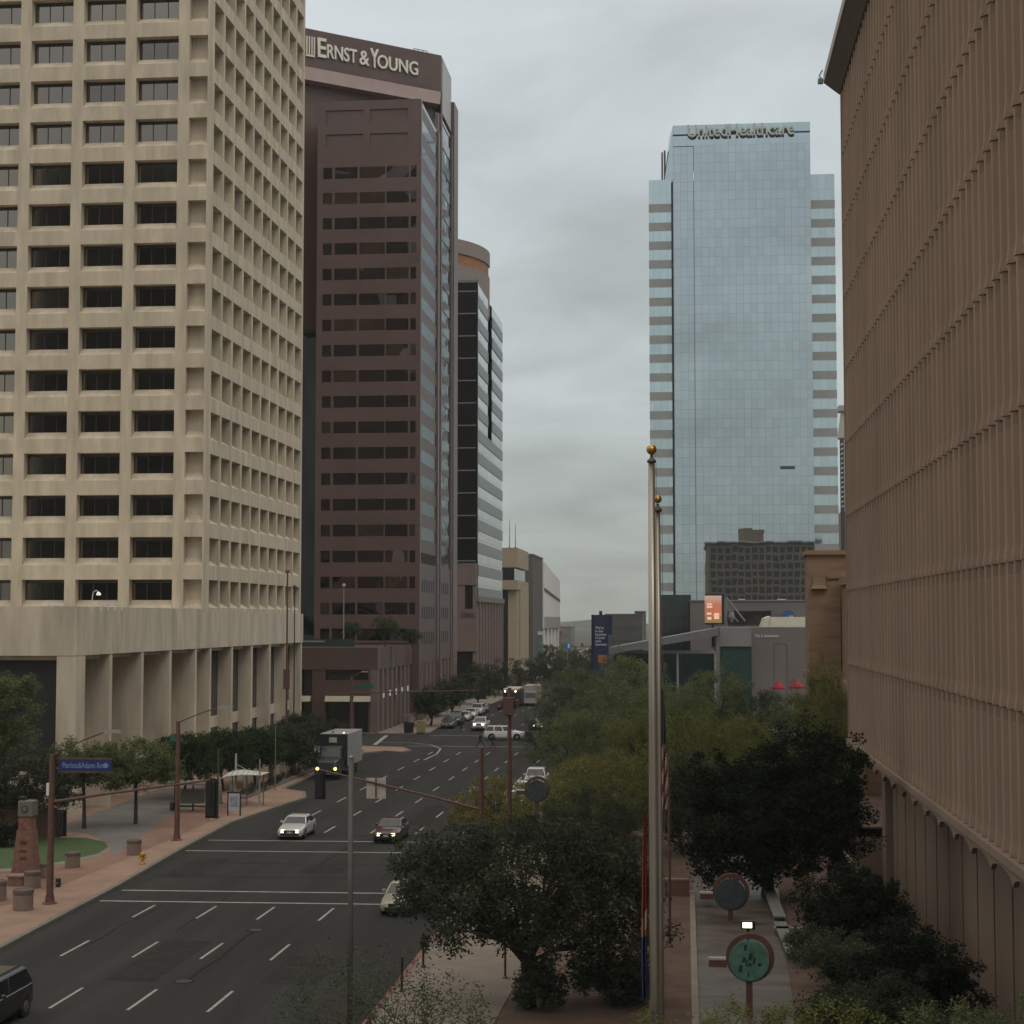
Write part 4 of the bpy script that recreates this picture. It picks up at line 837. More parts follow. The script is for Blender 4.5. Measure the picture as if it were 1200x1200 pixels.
# foreground tops
tree('paloverde_tree', 'bright green feathery treetop at the bottom right corner', (6.6, 46, .1), [(.8, 0, 3.6, 2.5, 2.0, 1.5), (3.2, .3, 3.9, 2.2, 1.8, 1.5), (-1.8, 0, 3.2, 2.0, 1.4, 1.3), (4.6, 0, 3.5, 1.5, 1.5, 1.5)], lf_green, bark_g, clumps=330, per=85, rad=.42, size=.085, trunk_r=.12, fork=1.2, seed=21, droop=.2)
tree('paloverde_tree', 'yellow-green feathery treetop hanging over the bottom of the garden path', (2.1, 49, .1), [(-.3, 0, 3.5, 1.5, 1.3, .8), (-2.6, .3, 3.2, 1.6, 1.2, .7), (1.8, 0, 3.4, 1.4, 1.2, .9)], lf_palo, bark_g, clumps=95, per=75, rad=.42, size=.075, trunk_r=.1, fork=1.2, seed=22, droop=.15)
tree('desert_willow', 'wispy green shrub-tree at the bottom edge over the right pavement', (-9.2, 55, .1), [(0, 0, 2.9, 1.9, 1.3, 1.5), (-2.6, .4, 2.5, 1.9, 1.3, 1.3), (1.9, 0, 2.2, 1.2, 1.0, 1.1)], lf_grey, bark_g, clumps=130, per=38, rad=.4, size=.095, trunk_r=.07, fork=1.0, seed=23, stems=3, flat=1.9)
# golden palo verdes in the middle
def world(px, py, Y): x, z = AY(px, py, Y); return x, z
palo = [
 ('golden-green palo verde around the left round medallion', 583, 945, 124, 3.4, 2.6, lf_gold),
 ('yellow-green palo verde right of the left round medallion', 668, 938, 118, 4.2, 2.8, lf_palo),
 ('wide olive palo verde filling the middle left of the flagpoles', 715, 930, 112, 4.4, 3.2, lf_palo),
 ('golden palo verde in the row right of the parked vehicles', 700, 900, 140, 3.4, 2.6, lf_gold),
 ('pale gold-green palo verde just right of the flagpoles', 815, 890, 128, 4.0, 3.6, lf_palo),
 ('yellow-green palo verde above the large dark tree', 870, 870, 135, 4.2, 3.3, lf_palo),
 ('green acacia crown left of the flagpoles in the middle distance', 690, 850, 160, 5.0, 3.6, lf_green),
 ('dusky green acacia beside the far crossing', 665, 835, 188, 4.8, 4.0, lf_mesq),
 ('grey-green acacia between the crossing and the flagpoles', 720, 820, 180, 5.4, 4.0, lf_green),
 ('tall green acacia directly behind the flagpoles', 775, 825, 175, 5.4, 4.4, lf_green),
 ('high round acacia crown in front of the canopy pavilion', 840, 815, 178, 5.2, 4.8, lf_green),
 ('deep green acacia below the grey lettered wall', 885, 830, 165, 5.0, 3.8, lf_mesq),
 ('green acacia in front of the tan stone building', 940, 845, 148, 4.6, 3.4, lf_green),
 ('small bright tree tucked against the tan stone building', 968, 830, 138, 2.6, 2.6, lf_palo),
 ('olive acacia between flagpoles and lettered wall', 800, 845, 150, 4.2, 3.2, lf_green),
 ('long low acacia crown behind the crossing pedestrians', 700, 800, 215, 6.2, 3.6, lf_mesq),
 ('rear acacia crown under the blue pylon sign', 735, 795, 205, 5.6, 3.6, lf_green),
 ('far acacia crown at the left of the blue pylon sign', 672, 795, 240, 4.8, 3.4, lf_green),
 ('dull olive acacia in the middle of the grove', 755, 870, 140, 4.4, 3.2, lf_palo),
 ('low mesquite in front of the golden palo verdes', 700, 955, 103, 3.4, 2.0, lf_mesq),
 ('thin grey-green acacia beside the large dark tree', 800, 925, 110, 2.4, 3.2, lf_grey),
]
protos = {}
for k, (lb_, px, py, Y, rw, rh, lm) in enumerate(palo):
    py += 12 if Y > 130 else 0; x, z = world(px, py, Y); rw *= 1.06
    lb2 = lb_
    if lm.name not in protos or len(protos[lm.name]) < 2:
        t = tree('paloverde_tree' if lm in (lf_gold, lf_palo) else 'acacia_tree', lb2, (x, Y, .1), [(0, 0, z, rw, rw*.9, rh*.66), (-rw*.5, .2, z-rh*.45, rw*.65, rw*.6, rh*.6), (rw*.55, -.3, z-rh*.4, rw*.6, rw*.6, rh*.6), (.2, 0, z+rh*.38, rw*.6, rw*.5, rh*.42), (0, -rw*.5, z-rh*.6, rw*.7, rw*.4, rh*.5)], lm,
                 bark_g if lm in (lf_gold, lf_palo) else bark, clumps=int(250*rw/4.5), per=85, rad=.60, size=.135, trunk_r=.16, fork=max(1.0, z-rh), seed=40+k, droop=.2, stems=2, group='park trees right of the street')
        protos.setdefault(lm.name, []).append((t, family(t), z, rw))
    else:
        src, fam, z0, rw0 = protos[lm.name][k % 2]
        copy_tree(src, fam, lb2, (x, Y, .1), random.uniform(0, 6.28), (rw/rw0, rw/rw0, z/z0), 'park trees right of the street')
# left street trees along the pavement
st = [('dark', 216, 868, 139, 'left street tree nearest the bus stop'), ('d', 262, 862, 146, 'street tree behind the white fabric shade'), ('d', 300, 858, 152, 'street tree right of the white fabric shade'),
      ('d', 333, 855, 160, 'street tree at the last podium fins'), ('d', 362, 850, 170, 'street tree left of the white truck'), ('d', 384, 845, 182, 'street tree behind the truck cab'), ('d', 352, 838, 186, 'rear street tree at the end of the podium')]
base = None
for k, (_, px, py, Y, lb_) in enumerate(st):
    x, z = world(px, py+14, Y); zc_ = z
    if base is None or k == 3:
        base_t = tree('street_tree', lb_, (x, Y, .13), [(0, 0, zc_-.2, 3.1, 2.8, 1.7), (-1.5, .2, zc_-1.1, 2.0, 1.9, 1.3), (1.5, -.6, zc_-1.0, 2.0, 1.9, 1.4), (.1, 0, zc_+.8, 1.7, 1.6, .8)], lf_mesq if k else leafmat('street_leaves', (.012, .024, .009), (.046, .070, .022)), clumps=260, per=75, rad=.5, size=.15, trunk_r=.11, fork=1.5, seed=80+k, group='street trees along the finned podium', droop=.2)
        base = (base_t, family(base_t), zc_)
    else: copy_tree(base[0], base[1], lb_, (x, Y, .13), k*1.3, (1.05, 1.05, zc_/base[2]), 'street trees along the finned podium')
tree('mesquite_tree', 'tall olive tree at the left edge in front of the dark podium opening', (*AY(8, 830, 117)[:1], 117, .13), [(0, 0, 8.4, 2.5, 2.2, 2.4), (-1.5, 0, 7.0, 2.2, 2, 2.0), (.6, 0, 10.5, 1.5, 1.4, 1.1), (.8, 0, 6.5, 1.6, 1.4, 1.4)], lf_green, clumps=240, per=80, rad=.5, size=.15, trunk_r=.16, fork=3.5, seed=91, limbs=10)
for k, (px, py, Y, rw, rh, lb_) in enumerate(((28, 915, 112, 3.2, 2.1, 'broad low green tree at the left edge above the curved brick wall'), (100, 893, 119, 2.7, 1.5, 'low green tree behind the blue street sign'), (160, 893, 122, 2.7, 1.7, 'green tree right of the blue street sign in front of the podium fins'))):
    x, z = world(px, py, Y); tree('mesquite_tree', lb_, (x, Y, .13), [(0, 0, z, rw*1.15, 2.6, rh), (-rw*.6, 0, z-.7, rw*.75, 1.9, rh*.8), (rw*.6, 0, z-.5, rw*.7, 1.9, rh*.8)], lf_green if k else lf_mesq, clumps=260, per=75, rad=.48, size=.15, trunk_r=.13, fork=max(1, z-rh), seed=95+k, droop=.25, group='trees in front of the podium at the left', limbs=8)
tree('shrub', 'small round dark shrub in front of the curved brick wall', (*G(6, 994), .13), [(0, 0, .75, 1.3, 1.1, .75)], lf_dark, clumps=60, per=90, rad=.35, size=.1, trunk_r=.05, fork=.3, seed=99, cat='shrub')
for k, (px, py, Y, r_, lb_) in enumerate(((505, 822, 238, 2.6, 'dark tree on the corner pavement before the granite columns'), (528, 812, 262, 3.0, 'dark tree on the far pavement beside the parked cars'), (560, 800, 300, 4.3, 'big dark tree in front of the curved crown tower'), (590, 795, 335, 4.8, 'dark tree before the tan banded building'), (622, 790, 380, 4.6, 'distant dark tree where the far street narrows'), (645, 778, 430, 5.0, 'far small tree beyond the grey box truck'))):
    x, z = world(px, py, Y); z = max(z, 2.5); tree('street_tree', lb_, (x, Y, .13), [(0, 0, z, r_, r_, r_*.75), (-r_*.4, 0, z-r_*.3, r_*.6, r_*.6, r_*.5)], lf_mesq, clumps=130, per=55, rad=.8, size=.28, trunk_r=.17, fork=max(.8, z-r_), seed=110+k, group='trees on the far left pavement', limbs=7)
for k, (px, py, Y, r_, lb_) in enumerate(((412, 737, 229, 1.3, 'small tree on the terrace of the brown granite podium, left one'), (452, 735, 232, 1.9, 'larger tree on the terrace of the brown granite podium'), (482, 745, 236, 1.2, 'small tree at the right end of the granite podium terrace'))):
    x, z = world(px, py, Y); tree('terrace_tree', lb_, (x, Y, 11.35), [(0, 0, z-11.35, r_, r_, r_*.7)], lf_mesq, clumps=40, per=45, rad=.6, size=.22, trunk_r=.08, fork=.8, seed=130+k, limbs=5, group='trees on the granite podium terrace')

# ============================================================ STREET FURNITURE
sigback = mat('signal_black', (.010, .010, .011), .45, 0)
def pole_with_arm(label, base, ztop, arm_to=None, arm_z=(0, 0), lum=None, rad=.13, m=rust, name='signal_pole', cat='pole', group=None):
    x, y = base; t = thing(name, label, cat, (x, y, .13), 0, group)
    MB().tube([(x, y, .13), (x, y, ztop)], [rad*1.15, rad*.8], 12).build('pole', m, t, smooth=False)
    MB().lathe([(rad*2.2, 0), (rad*2.2, .06), (rad*1.5, .10), (rad*1.3, .45)], (x, y, .12), 14).build('base_flange', m, t)
    if arm_to is not None:
        MB().tube([(x, y, arm_z[0]), ((x*2+arm_to)/3, y, arm_z[0]+(arm_z[1]-arm_z[0])*.36), (arm_to, y, arm_z[1])], [rad*.5, rad*.42, rad*.28], 10).build('mast_arm', m, t)
    if lum:
        (lx, lz) = lum; lm_ = MB().tube([(x, y, ztop-.1), ((x+lx)/2, y, ztop+(lz-ztop)*.65), (lx-.6*math.copysign(1, lx-x), y, lz)], [.05, .045, .04], 8).build('lamp_arm', m, t)
        s_ = math.copysign(1, lx-x); xa, xb = sorted((lx-.75*s_, lx+.15*s_)); MB().hexa([(xa, y-.16, lz-.1), (xb, y-.16, lz-.1), (xb, y+.16, lz-.1), (xa, y+.16, lz-.1)], [(xa+.1, y-.1, lz+.08), (xb-.1, y-.1, lz+.08), (xb-.1, y+.1, lz+.08), (xa+.1, y+.1, lz+.08)]).build('lamp_head', steel, lm_)
    return t
def signal(label, x, y, z0, z1, parent_note=None, wd=.42, back=True, group='traffic signals seen from behind'):
    t = thing('traffic_signal', label, 'traffic signal', (x, y, z0), 0, group)
    MB().box(x-wd/2, x+wd/2, y-.12, y+.1, z0, z1).build('housing', sigback, t, bevel=.03)
    MB().box(x-wd*.75, x+wd*.75, y+.101, y+.13, z0-.1, z1+.1).build('backplate', sigback, t)
    h = (z1-z0)/3
    for k in range(3): MB().tube([(x, y+.12, z0+h*(k+.5)), (x, y+.42, z0+h*(k+.5)-.04)], [.14, .15], 12).build('visor', sigback, t)
    MB().box(x-.04, x+.04, y-.2, y-.121, z0+h, z1+.12).build('bracket', darkm, t)
    return t
Ya = 87.7; xA = G(58, 1062)[0]
zA = AY(64, 884, Ya)[1]
tA = pole_with_arm('rust-brown signal pole at the near left corner holding the blue street sign', (xA, Ya), zA, AY(247, 915, Ya)[0], (AY(66, 940, Ya)[1], AY(247, 914, Ya)[1]), (AY(138, 857, Ya)[0], AY(138, 857, Ya)[1]), rad=.17)
sg_ = thing('street_sign', 'blue street name sign with pale lettering on the near left signal pole', 'sign', (xA+1, Ya, 7))
x0, z0 = AY(70, 903.5, Ya); x1, z1 = AY(131.5, 890, Ya)
MB().box(x0, x1, Ya-.12, Ya-.04, z0, z1).build('board', mat('royal_blue_sign', (.010, .022, .115), .5, .05, 1), sg_)
fm = MB(); fm.box(x0-.05, x1+.05, Ya-.13, Ya-.03, z0-.07, z0-.002); fm.box(x0-.05, x1+.05, Ya-.13, Ya-.03, z1+.002, z1+.07); fm.build('frame', rust, sg_)
text('lettering', 'Patriots&Adams Rm', mat('pale_blue_letters', (.16, .24, .42), .6, 0), sg_, (x0+.2, Ya-.125, z0+.17), (1, 0, 0), (0, 0, 1), (x1-x0)*.78, .3, .02)
MB().lathe([(.14, 0), (.14, .02)], (x1-.3, Ya-.145, (z0+z1)/2), 16, 'y').build('logo_ring', mat('pale_blue_letters', (.16, .24, .42)), sg_)
MB().box(x0-.15, x0, Ya-.1, Ya-.05, z0+.1, z0+.2).build('bracket', rust, sg_)
x, z0 = AY(246.5, 957, Ya); z1 = AY(246.5, 915.5, Ya)[1]; signal('black traffic signal seen from behind at the end of the near left mast arm', x, Ya+.1, z0, z1, wd=.44)
x, z0 = AY(68, 979, Ya); z1 = AY(68, 952, Ya)[1]; signal('black traffic signal seen from behind on the side of the near left pole', x+.05, Ya+.25, z0, z1, wd=.36)
x, z = AY(57, 925, Ya); t = thing('white_box', 'small white box on the left side of the near left signal pole', 'box', (x, Ya, z)); MB().box(x-.1, x+.14, Ya-.1, Ya+.1, z-.33, z+.33).build('case', white_m, t, bevel=.02); MB().box(x+.14, x+.25, Ya-.03, Ya+.03, z-.1, z+.1).build('bracket', rust, t)
x, z = AY(66, 1000, Ya); t = thing('push_button', 'small dark pedestrian push-button box low on the near left signal pole', 'button', (x, Ya, 1.2)); MB().box(x+.02, x+.25, Ya-.12, Ya+.08, 1.0, 1.45).build('case', darkm, t, bevel=.02); MB().lathe([(.05, 0), (.05, .03)], (x+.13, Ya-.14, 1.22), 10, 'y').build('button', steel, t)
Yb = 113.5; xB = G(207, 987)[0]; zB = AY(213, 845, Yb)[1]
pole_with_arm('rust-brown signal pole with a long lamp arm at the bus stop', (xB, Yb), zB, None, None, (AY(268, 831, Yb)[0], AY(268, 829, Yb)[1]), rad=.17)
x0, z0 = AY(199.5, 869, Yb); x1, z1 = AY(211, 861, Yb); t = thing('street_sign', 'small green street sign on the pole at the bus stop', 'sign', (x0, Yb, z0)); MB().box(x0, x1, Yb-.05, Yb, z0, z1).build('board', mat('green_sign', (.008, .10, .065), .5, .05, 1), t); MB().box(x1, x1+.12, Yb-.04, Yb, z0+.1, z0+.2).build('bracket', rust, t)
x, z = AY(208, 945, Yb); t = thing('pedestrian_signal', 'dark pedestrian signal box on the pole at the bus stop', 'signal', (x, Yb, z)); MB().box(x-.5, x-.2, Yb-.15, Yb+.15, z-.3, z+.3).build('housing', sigback, t, bevel=.03); MB().box(x-.46, x-.24, Yb-.2, Yb-.151, z-.1, z+.25).build('hood', darkm, t)
# right-hand pole with long arm and the two hanging boards
Yc = 96.7; xC = -11.9+.35; zC = AY(556, 876, Yc)[1]
pole_with_arm('rust-brown signal pole rising out of the broad mesquite at the right kerb', (xC, Yc), zC, AY(374, 903, Yc)[0], (AY(555, 949, Yc)[1], AY(374, 902, Yc)[1]), rad=.16)
x, z0 = AY(374.5, 935, Yc); signal('black traffic signal seen from behind in front of the truck', x, Yc+.05, z0, AY(374, 905, Yc)[1], wd=.42)
x0, z0 = AY(429, 936, Yc); x1, z1 = AY(452, 912, Yc); t = thing('road_sign', 'back of a pale square sign hanging from the right-hand mast arm', 'sign', (x0, Yc, z0)); MB().box(x0, x1, Yc+.08, Yc+.11, z0, z1).build('panel', mat('pale_sign_back', (.46, .41, .36), .6, .08, 2), t, bevel=.01); xx = (x0+x1)/2; MB().box(xx-.04, xx+.03, Yc+.0, Yc+.075, z0+.05, z1+.1).build('bracket', rust, t)
# gray near post
xg, yg = -11.45, 58.9
t = thing('lamp_post', 'plain grey steel post standing in front of the roadway left of the broad mesquite', 'pole', (xg, yg, .13)); ztp = AY(411, 889, yg)[1]
xg = AY(411, 1000, yg)[0]; t.location.x = xg
MB().tube([(xg, yg, .13), (xg, yg, ztp)], [.105, .09], 14).build('post', mat('dull_grey_post', (.085, .08, .07), .6, .1, 2), t, smooth=True); MB().lathe([(.1, 0), (.11, .05), (.03, .12)], (xg, yg, ztp), 14).build('cap', steel, t); MB().lathe([(.22, 0), (.22, .05), (.13, .3)], (xg, yg, .13), 14).build('base_flange', steel, t)
# thick rust column with the signals seen end-on at the far right kerb
Yd = 117.0; xD = AY(597, 870, Yd)[0]; zD = AY(597, 806, Yd)[1]
tD = pole_with_arm('thick rust-red signal column rising out of the golden palo verde', (xD, Yd), zD, None, None, None, rad=.16)
for k, (dx, pa, pb_, m_) in enumerate(((-.02, 838, 817, rust), (.45, 830, 820, rust), (-.42, 829, 821, rust))):
    x = xD+dx; z0 = AY(597, pa, Yd)[1]; z1 = AY(597, pb_, Yd)[1]; t = thing('traffic_signal', ['rust-red signal housing on the front of the thick column', 'rust-red signal housing on the right of the thick column', 'rust-red signal housing on the left of the thick column'][k], 'traffic signal', (x, Yd, z0), 0, 'rust-red signal housings')
    wd = .38 if k == 0 else .2; MB().box(x-wd, x+wd, Yd-.5 if k == 0 else Yd-.2, Yd-.22 if k == 0 else Yd+.2, z0, z1).build('housing', m_, t, bevel=.04); MB().box(x-.06, x+.06, Yd-.22, Yd-.19, z0+.1, z0+.3).build('bracket', darkm, t)
# pole at the granite corner with long horizontal arm and green sign
Ye = 211; xE = AY(411.5, 860, Ye)[0]
pole_with_arm('rust-brown signal pole with a very long level arm at the granite podium corner', (xE, Ye), AY(412, 793, Ye)[1], AY(563, 809, Ye)[0], (AY(412, 812, Ye)[1], AY(563, 809, Ye)[1]), (AY(430, 787, Ye)[0], AY(430, 787, Ye)[1]), rad=.2)
x0, z0 = AY(416, 807, Ye); x1, z1 = AY(438, 802, Ye); t = thing('street_sign', 'long green street name sign above the level arm at the granite corner', 'sign', (x0, Ye, z0)); MB().box(x0, x1, Ye-.25, Ye-.2, z0, z1).build('board', mat('green_sign', (.008, .10, .065)), t); MB().box(x0-.3, x0, Ye-.24, Ye-.1, z0+.1, z0+.2).build('bracket', rust, t)
for k, px in enumerate((497, 536, 565)):
    x = AY(px, 810, Ye)[0]; z1 = AY(px, 806 if k else 808, Ye)[1]; signal(['first dark signal on the level arm, in front of the granite columns', 'middle dark signal on the level arm', 'last dark signal at the free end of the level arm'][k], x, Ye+.3, z1-1.3, z1, group='signals on the level arm', wd=.6 if k == 2 else .4)
# slender posts
for k, (px, pt, Y, lb_, m_, r_) in enumerate(((337, 672, 172, 'tall thin rust-brown lamp post before the last podium fins', rust, .1), (345.5, 690, 190, 'second tall thin dark lamp post at the end of the podium', darkm, .07), (256, 878, 126, 'thin green-grey post beside the white sign board', mat('green_grey_post', (.08, .09, .07), .6), .06), (304.5, 890, 134, 'pale thin post right of the white fabric shade', mat('pale_post', (.26, .25, .22), .6), .07), (323, 850, 148, 'thin dark post between the podium trees', steel, .05), (480, 838, 228, 'thin sign post on the far corner pavement', steel, .07))):
    x, z = AY(px, pt, Y); t = thing('lamp_post' if k < 2 else 'post', lb_, 'post', (x, Y, .13)); MB().tube([(x, Y, .13), (x, Y, z)], [r_*1.2, r_*.8], 8).build('post', m_, t); MB().lathe([(r_*2, 0), (r_*2, .08), (r_, .2)], (x, Y, .13), 10).build('base_flange', m_, t)
    if k < 2: MB().lathe([(.1, 0), (.28, .1), (.2, .35), (.05, .4)], (x, Y, z), 12).build('lamp_head', m_, t)
    if k == 0: MB().box(x-.3, x+.35, Y-.25, Y-.1, z-11.8, z-9.8).build('signal_box', rust, t)
    if k == 5: MB().box(x-.9, x+.6, Y-.1, Y-.05, z-.2, z+.25).build('sign_plate', steel, t)
x, z = AY(403, 686, 226); t = thing('lamp_post', 'thin pale lamp post on the granite podium terrace', 'post', (x, 226, 11.35)); MB().tube([(x, 226, 11.3), (x, 226, z)], [.09, .06], 8).build('post', mat('pale_post', (.26, .25, .22)), t); MB().lathe([(.05, 0), (.3, .12), (.12, .45), (.03, .5)], (x, 226, z-.2), 12).build('lamp_head', mat('bluish_lamp', (.2, .25, .3), .4, 0), t)
# white fabric shade, sign board, kiosk and boards on the left pavement
Ys = 135; x0 = AY(262, 910, Ys)[0]; x1 = AY(311, 900, Ys)[0]
t = thing('fabric_shade', 'white fabric shade canopy with a central mast on the left pavement', 'shade canopy', ((x0+x1)/2, Ys, .13)); mb = MB(); zz = AY(280, 905, Ys)[1]
for i in range(8):
    for j in range(3):
        f = lambda a, b: (x0+(x1-x0)*a/8, Ys-1.2+b*.9, zz-.45+.55*math.sin((a/8)**.6*math.pi)*(.9 if b in (1, 2) else .35)+.35*a/8)
        mb.face([f(i, j), f(i+1, j), f(i+1, j+1), f(i, j+1)])
fb = mb.build('fabric', mat('white_fabric', (.50, .53, .50), .7, .05, 1), t, smooth=True); so_ = fb.modifiers.new('s', 'SOLIDIFY'); so_.thickness = .03
xm2 = AY(276.5, 890, Ys)[0]; mb = MB(); mb.tube([(xm2, Ys, .13), (xm2, Ys, AY(276, 883, Ys)[1])], .09, 8); mb.tube([(xm2, Ys, AY(276, 895, Ys)[1]), (xm2+.9, Ys, zz+.2)], .025, 5); mb.build('mast', mat('pale_mast', (.32, .35, .31), .5, 0), t)
for q in (.15, .5, .9): xx = x0+(x1-x0)*q; MB().tube([(xx, Ys+.8, .13), (xx, Ys+.8, zz-.2)], .05, 6).build('leg', steel, t)
x0, z0 = AY(267.5, 951, 128); x1, z1 = AY(281, 929.5, 128)
t = thing('sign_board', 'white rectangular sign board facing the road at the bus stop', 'sign', (x0, 128, .13)); MB().box(x0, x1, 128, 128.08, z0, z1).build('board', mat('blue_white_board', (.42, .44, .47), .5, .05, 2), t, bevel=.02); mb = MB(); mb.box(x0-.08, x0, 127.97, 128.1, .13, z1+.1); mb.box(x1, x1+.08, 127.97, 128.1, .13, z1+.1); mb.box(x0, x1, 127.98, 128.09, z1+.003, z1+.1); mb.build('frame', darkm, t)
MB().box(x0+.15, x1-.15, 127.97, 127.995, z0+.4, z1-.25).build('printed_panel', mat('printed_panel', (.30, .33, .38), .5, .25, 6), t)
t = thing('bus_shelter', 'dark flat-roofed bus shelter between the bus-stop pole and the sign board', 'bus shelter', (*G(232, 958), .13)); x0, z1 = AY(196, 918, 130); x1 = AY(248, 918, 130)[0]
MB().box(x0, x1, 129.2, 131.4, z1-.05, z1+.1).build('roof', mat('grey_roof_sheet', (.14, .15, .15), .5, .05, 1), t)
for xx in (x0+.3, (x0+x1)/2, x1-.3): MB().box(xx-.05, xx+.05, 131, 131.1, .13, z1-.052).build('post', darkm, t)
MB().box(x0+.8, x1-.8, 130.9, 130.98, .7, z1-.5).build('back_panel', mat('pale_panel', (.24, .22, .20), .5, .1, 1), t); MB().box(x0+.6, x1-.6, 130.2, 130.7, .5, .58).build('bench', darkm, t)
for k, (px, py, s_, lb_) in enumerate(((360, 885, 1.0, 'wide white notice sign left of the truck'), (372.5, 878, .75, 'small white notice sign just beside the truck cab'))):
    Y = 160+6*k; x, z = AY(px, py, Y); t = thing('notice_sign', lb_, 'sign', (x, Y, .13), 0, 'white notice signs by the truck'); MB().box(x-.5*s_, x+.5*s_, Y, Y+.04, z-.3, z+.3).build('plate', mat('notice_white', (.40, .40, .37), .6, .1, 3), t); MB().tube([(x, Y+.08, .13), (x, Y+.08, z+.25)], .04, 6).build('post', steel, t)
    MB().box(x-.3*s_, x+.3*s_, Y-.02, Y-.003, z-.12, z+.12).build('notice_lines', mat('notice_grey', (.2, .2, .19), .6, 0), t)
# row of pale upright slabs along the podium
src = None
for k in range(11):
    px = 306+k*5.6 if k < 9 else (340+k*4); Y = 136+4.4*k; x = -37.6
    lb_ = 'pale upright concrete slab in the row behind the left kerb, under the street trees'
    if src is None:
        t = thing('concrete_slab', lb_, 'bollard', (x, Y, .13), 0, 'row of pale concrete slabs'); MB().hexa([(-.3, -.12, 0), (.3, -.12, 0), (.3, .12, 0), (-.3, .12, 0)], [(-.24, -.1, 1.55), (.24, -.1, 1.55), (.24, .1, 1.55), (-.24, .1, 1.55)]).build('slab', mat('pale_slab', (.24, .22, .19), .85, .12, 2), t, local=True, bevel=.06); MB().box(-.36, .36, -.2, .2, 0, .12).build('foot', kerb_m, t, local=True); src = (t, family(t))
    else: copy_tree(src[0], src[1], lb_, (x, Y, .13), 0, group='row of pale concrete slabs')
hd = MB(); hd.box(-37.2, -36.5, 150, 192, .13, .75); t = thing('planter_bed', 'long dark low planting bed between the slabs and the kerb walk', 'planter', (-36.8, 170, .13)); me = leaf_mesh('foliage', np.stack([rng.uniform(-37.3, -36.4, 160)+36.8, rng.uniform(140, 192, 160)-170, rng.uniform(.3, .6, 160)], 1), 60, .35, .12, leafmat('brown_hedge', (.02, .02, .012), (.055, .05, .03)), rng); o = bpy.data.objects.new('foliage', me); C.objects.link(o); o.parent = t; MB().box(-37.35, -36.35, 140, 192, .13, .3).build('kerb', kerb_m, t)
# cylinder planters on the brick plaza
src = None
bl_ = [(27, 1072, 1.0, 'round concrete planter drum closest to the near left signal pole'), (38, 1046, .88, 'round concrete planter drum beside the brick clock pylon'), (53, 1034, .8, 'round planter drum half hidden behind the near left signal pole'), (85, 1022, .88, 'round planter drum at the tip of the lawn'), (157, 1007, .9, 'round planter drum next to the nearer yellow hydrant'), (-4, 1061, 1.0, 'round planter drum cut by the left edge of the picture')]
for px, py, dm, lb_ in bl_:
    x, y = G(px, py-3); s_ = dm/1.0
    if src is None:
        t = thing('planter_drum', lb_, 'planter', (x, y, .13), 0, 'round concrete planter drums'); MB().lathe([(.50, 0), (.51, .05), (.50, .80)], (0, 0, 0), 28).build('drum', mat('brown_concrete', (.20, .145, .115), .9, .12, 3, bump=.2), t, local=True); MB().lathe([(.515, 0), (.53, .05), (.53, .20), (.50, .25), (.44, .25), (.40, .2)], (0, 0, .802), 28).build('rim', mat('rim_concrete', (.115, .09, .075), .9, .1, 3), t, local=True); src = (t, family(t))
    else: copy_tree(src[0], src[1], lb_, (x, y, .13), random.random()*3, (s_, s_, s_), 'round concrete planter drums')
x, y = G(22, 1040); t = thing('stone_block', 'low square reddish block at the foot of the brick clock pylon', 'block', (x, y, .13)); MB().box(x-.5, x+.35, y-.4, y+.4, .13, .62).build('block', mat('red_block', (.19, .10, .075), .9, .15, 2), t, bevel=.03); MB().box(x-.55, x+.4, y-.45, y+.45, .622, .72).build('cap', mat('pink_cap', (.25, .16, .13), .9, .1, 2), t)
# clock pylon
x, y = G(31, 1034); t = thing('clock_pylon', 'tapered brick pylon with a grey stone head bearing a round emblem', 'pylon', (x, y, .13)); bk = mat('red_brick', (.20, .095, .07), .9, .2, 4, bump=.4)
mb = MB(); mb.hexa([(x-.75, y-.55, .13), (x+.65, y-.55, .13), (x+.65, y+.55, .13), (x-.75, y+.55, .13)], [(x-.46, y-.42, 3.0), (x+.42, y-.42, 3.0), (x+.42, y+.42, 3.0), (x-.46, y+.42, 3.0)]); mb.build('shaft', bk, t)
MB().hexa([(x-.4, y-.38, 3.02), (x+.38, y-.38, 3.02), (x+.38, y+.38, 3.02), (x-.4, y+.38, 3.02)], [(x-.38, y-.36, 3.75), (x+.36, y-.36, 3.75), (x+.36, y+.36, 3.75), (x-.38, y+.36, 3.75)]).build('neck', bk, t)
hdm = mat('grey_green_stone', (.13, .13, .105), .8, .1, 3); MB().box(x-.42, x+.44, y-.45, y+.45, 3.76, 4.65).build('head', hdm, t, bevel=.04)
MB().lathe([(.22, 0), (.22, .03)], (x, y-.48, 4.2), 20, 'y').build('emblem', mat('emblem_dark', (.05, .05, .045), .7, 0), t); MB().lathe([(.12, 0), (.12, .02)], (x, y-.50, 4.2), 16, 'y').build('emblem_centre', hdm, t); MB().box(x-.5, x-.15, y-.2, y+.3, 4.66, 4.85).build('cap_block', darkm, t)
for k, (w_, h_) in enumerate(((.22, .16), (.26, .12), (.24, .22))): MB().box(x-w_, x+w_*.7, y-.52+.02*k, y-.46+.02*k, 1.35+.42*k, 1.35+.42*k+h_).build('plaque', mat('plaque_dark', (.07, .035, .03), .8, 0), t)
